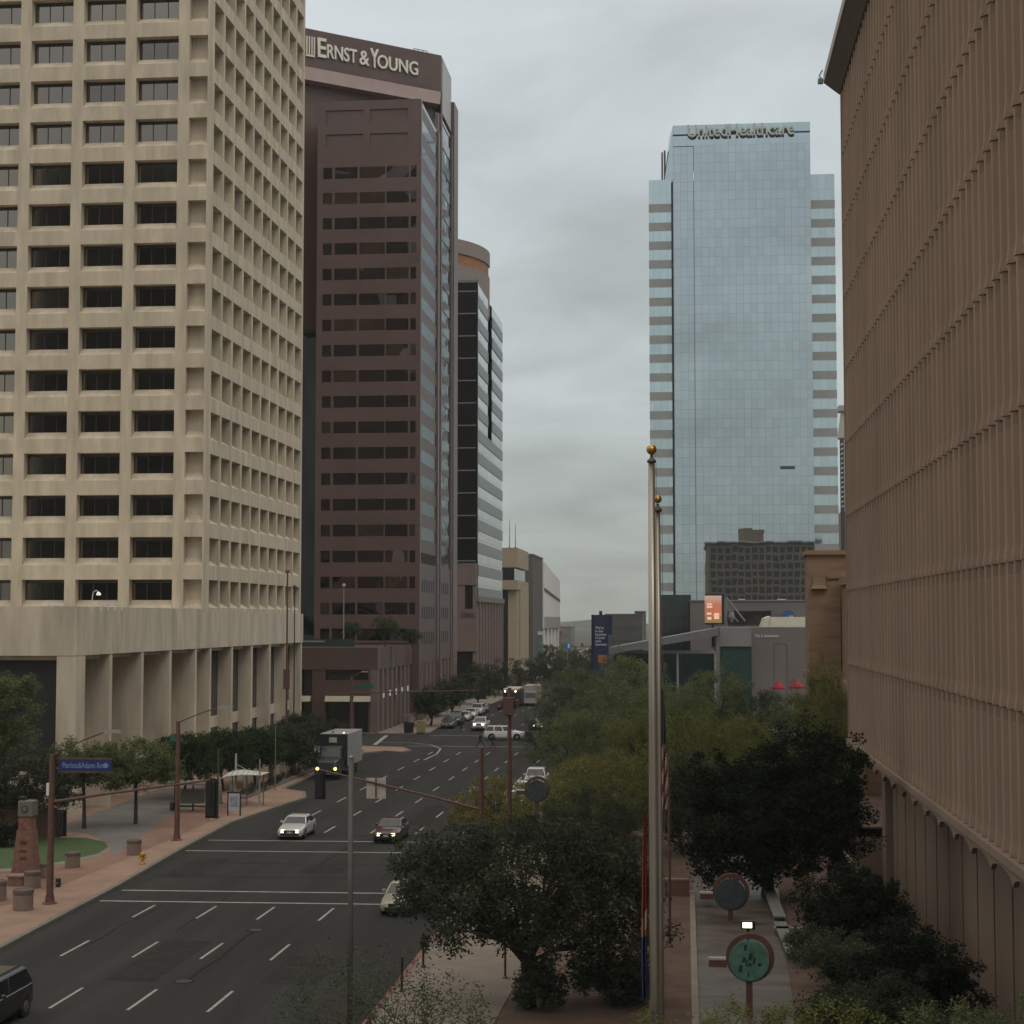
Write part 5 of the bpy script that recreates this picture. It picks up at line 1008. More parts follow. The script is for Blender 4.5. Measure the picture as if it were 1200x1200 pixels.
# curved brick wall
t = thing('curved_wall', 'low curved brown wall behind the lawn at the left edge', 'wall', (-53, 112, .13)); mb = MB(); cxw, cyw = G(-60, 960)[0], 116
for k in range(24):
    f = lambda a: (-62+ (AY(64, 950, 113)[0]+62)*a/24, 109.5+3.2*math.sin(a/24*math.pi*.5+.2)+1.3*(a/24))
    (xa, ya), (xb, yb) = f(k), f(k+1); za = 2.0+1.0*math.sin(k/24*math.pi); zb7 = 2.0+1.0*math.sin((k+1)/24*math.pi)
    mb.hexa([(xa, ya, .13), (xb, yb, .13), (xb, yb+.35, .13), (xa, ya+.35, .13)], [(xa, ya, za), (xb, yb, zb7), (xb, yb+.35, zb7), (xa, ya+.35, za)])
mb.build('wall', mat('brown_plaster', (.16, .10, .07), .9, .15, 1.2, bump=.2), t)
# hydrants, utility boxes, bin
hy = mat('hydrant_yellow', (.42, .25, .03), .5, .1, 3)
for k, (px, py, lb_) in enumerate(((167, 1015, 'nearer yellow fire hydrant beside the planter drum'), (247, 963, 'farther yellow fire hydrant by the pale utility box'))):
    x, y = G(px, py); t = thing('fire_hydrant', lb_, 'fire hydrant', (x, y, .13), 0, 'yellow fire hydrants'); MB().lathe([(.2, 0), (.2, .06), (.13, .09), (.13, .5), (.18, .53), (.17, .62), (.1, .72), (.04, .75), (.04, .8)], (x, y, .13), 14).build('barrel', hy, t, smooth=True); MB().lathe([(.06, -.24), (.07, -.2), (.06, -.1), (.06, .1), (.07, .2), (.06, .24)], (x, y, .55), 10, 'x').build('side_nozzle', hy, t); MB().lathe([(.075, -.26), (.085, -.22), (.07, -.1)], (x, y, .48), 10, 'y').build('front_nozzle', hy, t)
x, y = G(250.5, 960); t = thing('utility_box', 'narrow pale green utility box at the bus stop kerb', 'utility box', (x, y, .13)); MB().box(x-.22, x+.22, y, y+.4, .13, 1.5).build('cabinet', mat('pale_green_box', (.26, .29, .21), .6, .06, 2), t, bevel=.03); MB().box(x-.25, x+.25, y-.03, y+.43, 1.502, 1.56).build('lid', mat('pale_green_lid', (.3, .33, .25), .6, 0), t)
x, y = G(479, 860); t = thing('litter_bin', 'black litter bin on the far corner pavement', 'bin', (x, y, .13)); MB().lathe([(.55, 0), (.62, .1), (.7, 1.3)], (x, y, .13), 18).build('bin', darkm, t); MB().lathe([(.74, 0), (.74, .1), (.3, .3)], (x, y, 1.44), 18).build('lid', darkm, t)
x, y = G(493, 860); t = thing('utility_cabinet', 'tan utility cabinet right of the black litter bin', 'cabinet', (x, y, .13)); MB().box(x-.55, x+.55, y, y+.6, .2, 1.75).build('cabinet', mat('tan_cabinet', (.26, .20, .10), .7, .1, 2), t, bevel=.03); MB().box(x-.6, x+.6, y-.05, y+.65, .13, .198).build('plinth', kerb_m, t)
for k in range(4):
    x, y = -37.8+k*.05, 236+k*7; lb_ = 'pale low news box on the far pavement beside the parked cars'
    if k == 0: t = thing('news_box', lb_, 'news box', (x, y, .13), 0, 'news boxes beside the parked cars'); MB().box(-.35, .35, -.25, .25, .25, 1.3).build('case', mat('news_box_tan', (.22, .19, .15), .6, .1, 2), t, local=True, bevel=.04); MB().box(-.06, .06, -.06, .06, 0, .249).build('leg', darkm, t, local=True); src = (t, family(t))
    else: copy_tree(src[0], src[1], lb_, (x, y, .13), .1*k, group='news boxes beside the parked cars')
# round medallions
red_t = mat('terracotta_frame', (.125, .055, .042), .8, .15, 2)
def medallion(label, px, py, rpx, Y, discm, arm=True, ztilt=0, pats=True):
    x, z = AY(px, py, Y); r_ = rpx*Y/2000*1.0; t = thing('round_medallion', label, 'medallion', (x, Y, .1), 0, 'round medallions on terracotta posts')
    MB().lathe([(r_*.98, -.03), (r_, 0), (r_, .06)], (x, Y, z), 40, 'y').build('disc', discm, t)
    mb = MB(); n = 36
    for k in range(n):
        a0, a1 = 2*math.pi*k/n, 2*math.pi*(k+1)/n; q = lambda rr_, a: (x+.04+rr_*math.cos(a), Y+.07, z+.10+rr_*math.sin(a)); w0 = lambda rr_, a: (x+.04+rr_*math.cos(a), Y+.3, z+.10+rr_*math.sin(a))
        mb.hexa([q(r_*.94, a0), q(r_*1.2, a0), q(r_*1.2, a1), q(r_*.94, a1)], [w0(r_*.94, a0), w0(r_*1.2, a0), w0(r_*1.2, a1), w0(r_*.94, a1)])
    mb.build('ring', red_t, t)
    MB().box(x-.12, x+.12, Y+.08, Y+.32, .1, z-r_*1.0).build('post', red_t, t)
    if arm: MB().box(x-r_*2.0, x-r_*1.1, Y+.1, Y+.4, z-.38*r_, z-.02).build('arm', red_t, t, bevel=.02); MB().box(x-r_*2.0, x-r_*1.15, Y+.08, Y+.42, z-.015, z+.06).build('arm_cap', mat('white_cap', (.42, .36, .31), .8, .05, 2), t)
    if pats:
        rr = random.Random(5)
        for k in range(9):
            a = rr.uniform(0, 6.28); d_ = rr.uniform(.1, .78)*r_; w_ = rr.uniform(.05, .13)*r_; h_ = rr.uniform(.08, .2)*r_; cx_, cz_ = x+d_*math.cos(a), z+d_*math.sin(a)*.9
            mb = MB(); mb.face([(cx_-w_, Y-.036, cz_-h_), (cx_+w_*.6, Y-.036, cz_-h_*.8), (cx_+w_, Y-.036, cz_+h_*.7), (cx_-w_*.3, Y-.036, cz_+h_)])
            mb.build('dark_mark', mat('dark_patina', (.012, .03, .022), .8, 0), t)
medallion('near round medallion with a bright green patina face and dark marks', 878, 1126, 23, 65.5, mat('green_patina', (.085, .20, .145), .8, .22, 3))
medallion('round medallion with a dark slate face at the head of the garden path', 856, 1048, 17.5, 86, mat('slate_patina', (.045, .065, .068), .7, .25, 2.5), pats=False)
medallion('small distant dark round medallion in front of the parked cars', 629, 927, 12.5, 104, mat('slate_patina', (.045, .065, .068)), pats=False)
# floodlight on post
x, z = AY(876.5, 1084, 69); t = thing('floodlight', 'small lit floodlight on a short post above the green medallion', 'lamp', (x, 69, .1)); MB().box(x-.28, x+.28, 68.9, 69.2, z-.17, z+.17).build('housing', darkm, t, bevel=.04); MB().box(x-.22, x+.16, 68.86, 68.9, z-.10, z+.12).build('lens', mat('lit_lens', (1, .97, .66), .3, 0, emit=1.6), t, bevel=.02); MB().tube([(x, 69.05, .1), (x, 69.05, z-.17)], .05, 8).build('post', darkm, t)
# red thin pole, benches and low walls beside the path
x, y = G(785, 1112); t = thing('post', 'thin rust-red post standing left of the garden path', 'post', (x, y, .1)); MB().tube([(x, y, .1), (x, y, AY(785, 890, y)[1])], [.07, .05], 8).build('post', rust, t); MB().lathe([(.15, 0), (.15, .05), (.08, .15)], (x, y, .1), 10).build('base_flange', rust, t)
for k, (pa, pb_, lb_) in enumerate((((899, 1046), (914, 1086), 'farther grey plank bench beside the garden path'), ((914, 1092), (930, 1130), 'middle grey plank bench beside the garden path'))):
    (xa, ya), (xb, yb) = G(*pa), G(*pb_); t = thing('plank_bench', lb_, 'bench', ((xa+xb)/2, (ya+yb)/2, .1), 0, 'grey plank benches beside the path'); v = Vector((xb-xa, yb-ya, 0)).normalized(); n_ = Vector((-v.y, v.x, 0))*.3
    A_, B_ = Vector((xa, ya, 0)), Vector((xb, yb, 0)); MB().prism([((A_-n_).x, (A_-n_).y), ((B_-n_).x, (B_-n_).y), ((B_+n_).x, (B_+n_).y), ((A_+n_).x, (A_+n_).y)], .42, .5).build('seat', mat('grey_planks', (.18, .19, .175), .8, .2, 2, streak=(1, 6, 1)), t)
    for q in (.12, .88): c = A_.lerp(B_, q); MB().box(c.x-.2, c.x+.2, c.y-.12, c.y+.12, .1, .418).build('leg', kerb_m, t)
t = thing('plank_bench', 'short grey plank bench lying crosswise right of the garden path', 'bench', (*G(925, 1098), .1)); (xa, ya), (xb, yb) = G(907, 1099), G(940, 1096); MB().box(xa, xb, ya-.3, ya+.3, .42, .5).build('seat', mat('grey_planks', (.18, .19, .175)), t)
for q in (xa+.3, xb-.3): MB().box(q-.1, q+.1, ya-.2, ya+.2, .1, .418).build('leg', kerb_m, t)
for k, (pa, pb_, h_, lb_) in enumerate((((748, 975), (690, 1000), .5, 'low terracotta wall half hidden left of the flagpoles'), ((808, 1052), (778, 1050), .8, 'short terracotta wall at the head of the path edging'), ((968, 1003), (994, 1006), 1.0, 'low terracotta wall against the foot of the ribbed building'))):
    (xa, ya), (xb, yb) = G(*pa), G(*pb_); xa, xb = sorted((xa, xb)); t = thing('low_wall', lb_, 'wall', ((xa+xb)/2, ya, .1)); MB().box(xa, xb, ya, ya+.4, .1, .1+h_).build('wall', mat('terracotta_wall', (.18, .085, .065), .9, .15, 1.5), t); MB().box(xa-.04, xb+.04, ya-.04, ya+.44, .102+h_, .18+h_).build('coping', mat('pink_cap', (.25, .16, .13)), t)
# slim bollards and tree stakes on the right pavement
for k, (px, py, h_, lb_) in enumerate(((496, 1137, 1.6, 'dark thin post at the red kerb under the broad mesquite'), (471, 1166, 1.5, 'thin dark post lower down the red kerb'), (592, 1150, 1.9, 'rust-red short post at the planted edge of the pavement'))):
    x, y = G(px, py); t = thing('post', lb_, 'post', (x, y, .13), 0, 'short posts on the right pavement'); MB().tube([(x, y, .13), (x, y, h_)], .05, 8).build('post', rust if k == 2 else darkm, t); MB().lathe([(.12, 0), (.12, .04), (.05, .1)], (x, y, .13), 10).build('base_flange', rust if k == 2 else darkm, t)
# flagpoles and flags
alu = mat('satin_aluminium', (.34, .31, .26), .32, .08, 1.5, metal=.75, streak=(1, 1, .2)); gold = mat('gold_ball', (.50, .28, .06), .28, .1, 6, metal=.9)
for k, (px, pt, Y, r_, lb_) in enumerate(((762.5, 527, 50, .145, 'taller nearer flagpole with a gold ball finial'), (769, 585, 53.5, .105, 'shorter farther flagpole with a gold ball finial'))):
    x = AY(768 if k == 0 else 775, 1150, Y)[0]; x = AY(764 if k == 0 else 771, 620, Y)[0]; z = AY(px, pt, Y)[1]; br = .15 if k == 0 else .125
    t = thing('flagpole', lb_, 'flagpole', (x, Y, .1), 0, 'flagpoles with gold balls'); MB().tube([(x, Y, .1), (x, Y, 5), (x, Y, 12), (x, Y, z-.42)], [.16 if k == 0 else .12, .15 if k == 0 else .11, .125 if k == 0 else .10, .095 if k == 0 else .075], 20).build('pole', alu, t, smooth=True)
    MB().lathe([(.05, -.42), (.13, -.38), (.14, -.33), (.05, -.24), (.03, -.14)], (x, Y, z), 16).build('truck', mat('dark_bronze', (.08, .075, .06), .4, 0, metal=.5), t, smooth=True)
    bpy_m = MB(); n = 14; bpy_m.lathe([(br*math.sin(math.pi*i/n)+.0005, -br*math.cos(math.pi*i/n)) for i in range(n+1)], (x, Y, z), 22); bpy_m.build('finial_ball', gold, t, smooth=True)
    MB().tube([(x+.16, Y-.12, 1.2), (x+.13, Y-.1, z-.4)], .008, 5).build('halyard', mat('rope', (.1, .09, .08), .8, 0), t)
def flag(label, x, Y, z0, z1, wdt, cols, side=1):
    t = thing('flag', label, 'flag', (x, Y, z1)); mb = MB(); nu, nv = 14, 30; g = {}
    for j in range(nv+1):
        for i in range(nu+1):
            u_, v_ = i/nu, j/nv; ww = wdt*(.25+.75*v_**.5)*(1-.25*max(0, v_-.85)*4)
            g[i, j] = mb.P((x+side*u_*ww, Y+.16*math.sin(u_*13+v_*2)*(.3+v_), z1-(z1-z0)*v_-.25*u_*(1-v_)))
    for j in range(nv):
        for i in range(nu): mb.f.append([g[i, j], g[i+1, j], g[i+1, j+1], g[i, j+1]]); mb.mi.append(cols(i/nu, j/nv))
    return t, mb
fr_, fw_, fb_, fo_ = mat('flag_red', (.22, .015, .018), .8, .1, 4), mat('flag_white', (.42, .39, .35), .8, .08, 4), mat('flag_navy', (.012, .016, .05), .8, .1, 4), mat('flag_copper', (.30, .10, .05), .8, .1, 4)
t, mb = flag('limp red, white and navy striped flag hanging on the farther flagpole', AY(774, 900, 53.4)[0]+.02, 53.5, AY(780, 948, 53.5)[1], AY(780, 800, 53.5)[1], .22, lambda u_, v_: 2 if v_ < .45 else (0 if int((v_*11+u_*2.5)) % 2 else 1)); mb.build('cloth', [fr_, fw_, fb_], t, smooth=True)
t, mb = flag('limp flag, red above and blue below, hanging on the nearer flagpole', AY(763, 1050, 50)[0]-.12, 50.1, AY(756, 1172, 50)[1], AY(756, 945, 50)[1], .2, lambda u_, v_: 2 if v_ > .66 else (1 if .5 < v_ < .62 and u_ < .4 else (3 if v_ > .55 else 0)), -1); mb.build('cloth', [fr_, fw_, mat('flag_blue', (.01, .018, .075), .8, .1, 4), fo_], t, smooth=True)

# ============================================================ VEHICLES (front faces local -Y)
rubber = mat('tyre_rubber', (.012, .012, .012), .8, 0); rimm = mat('alloy_rim', (.25, .25, .25), .35, .05, 3, metal=.7); carglass = mat('car_glass', (.018, .022, .024), .06, 0, spec=.7); lampon = mat('lit_headlight', (1.0, .90, .60), .3, 0, emit=6); lampoff = mat('clear_lamp', (.45, .45, .42), .15, 0); tailm = mat('tail_lamp', (.30, .012, .01), .25, 0); trim = mat('black_trim', (.012, .012, .012), .5, 0); plate_m = mat('number_plate', (.4, .38, .33), .6, 0)
def paintm(n_, c, **k): return mat('paint_'+n_, c, .28, .03, .5, spec=.55, coat=.6, **k)
KIN = {
 'sedan': dict(L=4.75, W=1.80, st=[(-2.37, .70, .35, .62), (-2.25, .85, .24, .74), (-1.6, .90, .20, .86), (-.85, .90, .18, .95), (.2, .90, .18, .98), (1.3, .90, .18, 1.0), (1.9, .88, .22, 1.02), (2.28, .82, .28, .95), (2.37, .70, .36, .80)], cab=(-.95, 1.72, -.30, 1.10, .96, 1.44), wb=(-1.45, 1.35), wr=.32),
 'suv': dict(L=5.1, W=1.95, st=[(-2.55, .78, .40, .80), (-2.42, .92, .30, 1.00), (-1.7, .97, .28, 1.10), (-1.05, .97, .26, 1.16), (.3, .97, .26, 1.16), (1.6, .97, .26, 1.16), (2.3, .95, .28, 1.16), (2.5, .90, .34, 1.12), (2.55, .85, .40, .95)], cab=(-1.15, 2.44, -.60, 2.10, 1.14, 1.80), wb=(-1.6, 1.55), wr=.38),
 'pickup': dict(L=5.4, W=1.95, st=[(-2.7, .80, .42, .85), (-2.55, .93, .32, 1.05), (-1.9, .97, .30, 1.14), (-1.15, .97, .28, 1.18), (.8, .97, .28, 1.18), (1.6, .97, .28, 1.18), (2.6, .96, .30, 1.18), (2.7, .92, .36, 1.1)], cab=(-1.25, .95, -.70, .72, 1.16, 1.82), wb=(-1.75, 1.65), wr=.39)}
def vehicle(kind, label, cat, x, y, rz, col, group=None, lights=True, name=None, lm=None):
    K = KIN[kind]; t = thing(name or {'sedan': 'sedan', 'suv': 'suv', 'pickup': 'pickup_truck'}[kind], label, cat, (x, y, .01), rz, group); B = MB(); rings = []
    for yy, hw, zl_, zt in K['st']:
        sec = [(-hw*.90, zl_), (-hw, zl_+.16), (-hw, (zl_+zt)/2+.05), (-hw*.97, zt-.07), (-hw*.86, zt), (-hw*.4, zt+.03), (hw*.4, zt+.03), (hw*.86, zt), (hw*.97, zt-.07), (hw, (zl_+zt)/2+.05), (hw, zl_+.16), (hw*.90, zl_)]
        rings.append([B.P((a, yy, b)) for a, b in sec])
    n = len(rings[0])
    for r0, r1 in zip(rings, rings[1:]):
        for j in range(n): B.f.append([r0[j], r0[(j+1) % n], r1[(j+1) % n], r1[j]]); B.mi.append(0)
    B.f.append(rings[0][::-1]); B.f.append(rings[-1]); B.mi += [0, 0]
    c0, c1, r0y, r1y, zb_, zr = K['cab']; hw = K['W']/2; wb_, wr_ = hw*.93, hw*.76; zm_ = zr-.07
    P4 = [(-wb_, c0, zb_), (wb_, c0, zb_), (wb_, c1, zb_), (-wb_, c1, zb_)]; T4_ = [(-wr_, r0y, zm_), (wr_, r0y, zm_), (wr_, r1y, zm_), (-wr_, r1y, zm_)]; R4 = [(-wr_*.88, r0y+.14, zr), (wr_*.88, r0y+.14, zr), (wr_*.88, r1y-.12, zr), (-wr_*.88, r1y-.12, zr)]
    B.hexa(P4, T4_); B.hexa(T4_, R4); bo = B.build('body', col, t, local=True); bv = bo.modifiers.new('b', 'BEVEL'); bv.width = .05; bv.segments = 2; bv.limit_method = 'ANGLE'; bv.angle_limit = R(25)
    def pane(nm, q, ins=.10, off=.016):
        q = [Vector(v) for v in q]; c = sum(q, Vector())/4; nrm = (q[1]-q[0]).cross(q[2]-q[1]).normalized(); 
        if nrm.dot(c-Vector((0, (c0+c1)/2, (zb_+zr)/2))) < 0: nrm = -nrm
        mb = MB(); a = [v.lerp(c, ins)+nrm*off for v in q]; b_ = [v-nrm*.03 for v in a]; mb.hexa([tuple(v) for v in b_], [tuple(v) for v in a]); mb.build(nm, carglass, t, local=True)
    pane('windshield', [P4[0], P4[1], T4_[1], T4_[0]]); pane('rear_window', [P4[2], P4[3], T4_[3], T4_[2]], .14)
    lp = lambda a, b_, f: tuple(Vector(a).lerp(Vector(b_), f))
    nsp = 3 if kind == 'suv' else 2
    for s_ in (0, 1):
        A0, A1, D0, D1 = (P4[0], P4[3], T4_[0], T4_[3]) if s_ == 0 else (P4[1], P4[2], T4_[1], T4_[2])
        cuts = [0, .48, 1] if nsp == 2 else [0, .34, .68, 1]
        for u0_, u1_ in zip(cuts, cuts[1:]): pane('side_window', [lp(A0, A1, u0_), lp(A0, A1, u1_), lp(D0, D1, u1_), lp(D0, D1, u0_)], .13)
    for wy in K['wb']:
        for s_ in (-1, 1):
            wr0 = K['wr']; wmb = MB(); wmb.lathe([(wr0*.62, -.11), (wr0*.97, -.11), (wr0, -.07), (wr0, .07), (wr0*.97, .11), (wr0*.62, .11)], (s_*(hw-.10), wy, wr0), 20, 'x'); w_ = wmb.build('wheel', rubber, t, local=True)
            rm = MB(); rm.lathe([(wr0*.6, -.02), (wr0*.6, .03), (wr0*.15, .045)] if s_ > 0 else [(wr0*.15, -.045), (wr0*.6, -.03), (wr0*.6, .02)], (s_*(hw+.005), wy, wr0), 14, 'x'); rm.build('rim', rimm, w_, local=True)
            am = MB(); am.lathe([(wr0*1.18, -.01), (wr0*1.18, .008)], (s_*(hw+.0), wy, wr0+.03), 20, 'x'); am.build('wheel_arch', trim, t, local=True)
    f0 = K['st'][0]; f1 = K['st'][1]; yf = f0[0]; zt = f1[3]; zl2 = f1[2]
    for s_ in (-1, 1):
        MB().hexa([(s_*(hw-.46)-.16, yf-.02, zt-.22), (s_*(hw-.46)+.16, yf-.02, zt-.22), (s_*(hw-.40)+.16, yf+.25, zt-.22), (s_*(hw-.40)-.16, yf+.25, zt-.22)], [(s_*(hw-.46)-.16, yf+.04, zt-.05), (s_*(hw-.46)+.16, yf+.04, zt-.05), (s_*(hw-.40)+.16, yf+.3, zt-.05), (s_*(hw-.40)-.16, yf+.3, zt-.05)]).build('headlight', lm or (lampon if lights else lampoff), t, local=True)
        yb_ = K['st'][-1][0]; MB().box(s_*(hw-.3)-.16, s_*(hw-.3)+.16, yb_-.1, yb_+.03, zt-.15, zt+.05).build('tail_light', tailm, t, local=True)
        MB().box(s_*(hw+.06)-.09, s_*(hw+.06)+.09, c0+.32, c0+.46, zb_+.02, zb_+.16).build('mirror', col, t, local=True, bevel=.03)
    MB().box(-.42, .42, yf-.03, yf+.1, zt-.24, zt-.08).build('grille', trim, t, local=True); MB().box(-.62, .62, yf-.04, yf+.15, zl2+.08, zl2+.22).build('lower_grille', trim, t, local=True); MB().box(-.16, .16, yf-.06, yf-.035, zl2+.22, zl2+.35).build('number_plate', plate_m, t, local=True)
    if kind == 'pickup': MB().box(-hw*.8, hw*.8, 1.05, 2.6, 1.16, 1.22).build('bed_liner', trim, t, local=True)
    if kind == 'suv':
        for s_ in (-1, 1): MB().box(s_*wr_*.8-.025, s_*wr_*.8+.025, r0y+.3, r1y-.2, zr+.03, zr+.07).build('roof_rail', trim, t, local=True)
    return t
P_sil = paintm('silver', (.50, .51, .50)); P_wht = paintm('white', (.62, .62, .60)); P_blk = paintm('black', (.010, .010, .012)); P_red = paintm('maroon', (.05, .012, .012)); P_dgy = paintm('dark_grey', (.05, .052, .055)); P_red2 = paintm('red', (.16, .035, .04)); P_crm = paintm('cream', (.30, .28, .21))
x, y = G(339, 985); vehicle('sedan', 'silver sedan with lit headlights driving over the second crosswalk', 'car', x+.0, y+2.4, 0, P_sil)
x, y = G(452, 989); vehicle('sedan', 'dark red car with lit headlights emerging from behind the broad mesquite', 'car', x, y+2.4, 0, P_red)
x, y = G(41, 1190); vehicle('suv', 'black car cut off by the lower left corner of the picture', 'car', x-1.25, y-1.8, 0, P_blk, lights=False)
vehicle('suv', 'white sport utility vehicle crossing the far junction sideways', 'suv', -22.5, 213.2, R(90), P_wht, lights=False)
x, y = G(561, 857); vehicle('pickup', 'silver pickup with bright headlights waiting behind the white suv', 'car', x, y+2.5, 0, P_sil, lights=True)
x, y = G(625, 856); vehicle('sedan', 'dark car with one bright headlight showing right of the white suv', 'car', x+.6, y+2.4, 0, P_dgy)
for k, (yy, cl_, kd, lb_) in enumerate(((236, P_dgy, 'sedan', 'front dark grey car in the kerbside row, nearest the junction'), (243.5, P_blk, 'suv', 'second car in the kerbside row, black and tall'), (253, P_sil, 'sedan', 'third car in the kerbside row, pale silver'), (261, P_wht, 'sedan', 'fourth car in the kerbside row, white'), (269, P_sil, 'suv', 'fifth vehicle in the kerbside row, tall and silver'), (277, P_dgy, 'sedan', 'last car in the kerbside row, dark grey'))):
    vehicle(kd, lb_, 'car', -32.7, yy, 0, cl_, 'cars parked along the far left kerb', lights=False)
vehicle('sedan', 'red car on the road beyond the parked row', 'car', -29.8, 285, R(-12), P_red2, lights=False)
vehicle('sedan', 'cream car under the left tip of the broad mesquite', 'car', -14.6, 88.6, 0, P_crm, lights=False)
vehicle('pickup', 'white pickup parked at the right kerb behind the golden palo verde', 'car', -13.3, 153, 0, P_wht, 'vehicles parked at the right kerb', lights=False)
vehicle('sedan', 'white car parked at the right kerb nearer than the white pickup', 'car', -13.6, 144, 0, P_wht, 'vehicles parked at the right kerb', lights=False)
vehicle('sedan', 'silver car parked at the right kerb half hidden by golden leaves', 'car', -13.6, 136, 0, P_sil, 'vehicles parked at the right kerb', lights=False)
# box truck
tx, ty = (-34.5-31.0)/2-.75, 158.4
t = thing('box_truck', 'dark-cabbed box truck with white sides and yellow headlights at the left kerb', 'truck', (tx, ty, .01)); dk = paintm('dark_green_black', (.016, .020, .020))
mb = MB(); mb.hexa([(-1.05, .0, .75), (1.05, .0, .75), (1.12, 1.7, .75), (-1.12, 1.7, .75)], [(-.85, .15, 1.75), (.85, .15, 1.75), (1.0, 1.7, 2.0), (-1.0, 1.7, 2.0)]); mb.build('hood', dk, t, local=True, bevel=.1)
MB().hexa([(-1.12, 1.72, .7), (1.12, 1.72, .7), (1.12, 3.2, .7), (-1.12, 3.2, .7)], [(-1.0, 2.1, 2.95), (1.0, 2.1, 2.95), (1.0, 3.2, 2.95), (-1.0, 3.2, 2.95)]).build('cab', dk, t, local=True, bevel=.06)
MB().hexa([(-.92, 1.80, 2.02), (.92, 1.80, 2.02), (.92, 1.9, 2.02), (-.92, 1.9, 2.02)], [(-.88, 2.02, 2.8), (.88, 2.02, 2.8), (.88, 2.15, 2.8), (-.88, 2.15, 2.8)]).build('windshield', mat('truck_glass', (.05, .065, .06), .06, 0, spec=.7), t, local=True)
MB().box(-1.35, 1.35, 3.35, 10.6, 1.0, 4.1).build('cargo_box', mat('truck_white', (.29, .29, .28), .5, .06, .5), t, local=True, bevel=.04)
mb = MB(); mb.box(-1.33, 1.33, 3.28, 3.345, 1.05, 4.05); mb.build('box_front', dk, t, local=True); MB().box(-.45, .3, 3.22, 3.275, 3.25, 3.75).build('box_sticker', mat('sticker', (.40, .38, .30), .6, .3, 6), t, local=True)
MB().box(-.55, .55, -.06, .0, .95, 1.55).build('grille', mat('chrome_grille', (.08, .085, .09), .3, .3, 10, metal=.5), t, local=True); MB().box(-1.15, 1.15, -.22, -.07, .5, .75).build('bumper', mat('dull_bumper', (.10, .09, .085), .5, .1, 2), t, local=True, bevel=.03)
yl = mat('yellow_headlight', (1.0, .80, .16), .3, 0, emit=3.0)
for s_ in (-1, 1):
    MB().lathe([(.15, -.06), (.14, .02)], (s_*.85, -.07, 1.05), 14, 'y').build('headlight', yl, t, local=True); MB().box(s_*1.35-.1, s_*1.35+.1, 1.9, 2.0, 1.9, 2.6).build('mirror', darkm, t, local=True)
    for wy in (.9, 7.6, 8.7):
        w_ = MB().lathe([(.3, -.15), (.48, -.15), (.5, -.1), (.5, .1), (.48, .15), (.3, .15)], (s_*1.02, wy, .5), 20, 'x').build('wheel', rubber, t, local=True); MB().lathe([(.28, -.03), (.1, .03)] if s_ > 0 else [(.1, -.03), (.28, .03)], (s_*1.13, wy, .5), 12, 'x').build('rim', rimm, w_, local=True)
MB().box(-.8, .8, 3.3, 10.3, .6, .98).build('chassis', darkm, t, local=True); MB().lathe([(.09, 0), (.09, .12)], (.9, 3.6, 4.105), 10).build('roof_marker', mat('marker_lit', (1, .95, .85), .3, 0, emit=1.2), t, local=True); MB().lathe([(.12, 0), (.1, .2)], (-.2, 3.8, 4.105), 10).build('roof_vent', steel, t, local=True)
# bus and grey box truck in the distance
x, y = G(598, 829); t = thing('bus', 'city bus with pale roof and two bright headlights behind the thick rust-red column', 'bus', (x, y, .01)); MB().box(-1.28, 1.28, 0, 11, .35, 2.9).build('body', paintm('bus_dark', (.03, .03, .035)), t, local=True, bevel=.1); MB().box(-1.22, 1.22, .1, 10.9, 2.905, 3.15).build('roof', mat('bus_roof', (.45, .42, .36), .5, .05, 1), t, local=True); MB().box(-1.12, 1.12, -.03, -.003, 1.3, 2.5).build('windshield', carglass, t, local=True)
for s_ in (-1, 1):
    MB().lathe([(.17, -.05), (.17, .0)], (s_*.85, -.03, 2.65 if False else .95), 12, 'y').build('headlight', lampon, t, local=True); MB().lathe([(.13, -.05), (.13, .0)], (s_*.9, -.03, 2.72), 12, 'y').build('destination_lamp', lampon, t, local=True)
    for wy in (1.8, 8.5): MB().lathe([(.3, -.14), (.5, -.14), (.5, .14), (.3, .14)], (s_*1.16, wy, .5), 16, 'x').build('wheel', rubber, t, local=True)
x, y = G(618, 828); t = thing('delivery_truck', 'pale grey delivery truck right of the bus', 'truck', (x+.4, y+1, .01)); MB().box(-1.25, 1.25, 1.6, 9, .9, 3.5).build('cargo_box', mat('grey_box', (.32, .29, .26), .6, .08, 1), t, local=True, bevel=.05); MB().hexa([(-1.1, 0, .5), (1.1, 0, .5), (1.1, 1.55, .5), (-1.1, 1.55, .5)], [(-.98, .35, 2.5), (.98, .35, 2.5), (.98, 1.55, 2.5), (-.98, 1.55, 2.5)]).build('cab', mat('grey_cab', (.30, .27, .24), .5, .05, 1), t, local=True, bevel=.06); MB().hexa([(-.9, .12, 1.45), (.9, .12, 1.45), (.9, .25, 1.45), (-.9, .25, 1.45)], [(-.85, .29, 2.3), (.85, .29, 2.3), (.85, .4, 2.3), (-.85, .4, 2.3)]).build('windshield', carglass, t, local=True)
for s_ in (-1, 1):
    for wy in (.8, 7): MB().lathe([(.25, -.13), (.43, -.13), (.43, .13), (.25, .13)], (s_*1.08, wy, .43), 16, 'x').build('wheel', rubber, t, local=True)

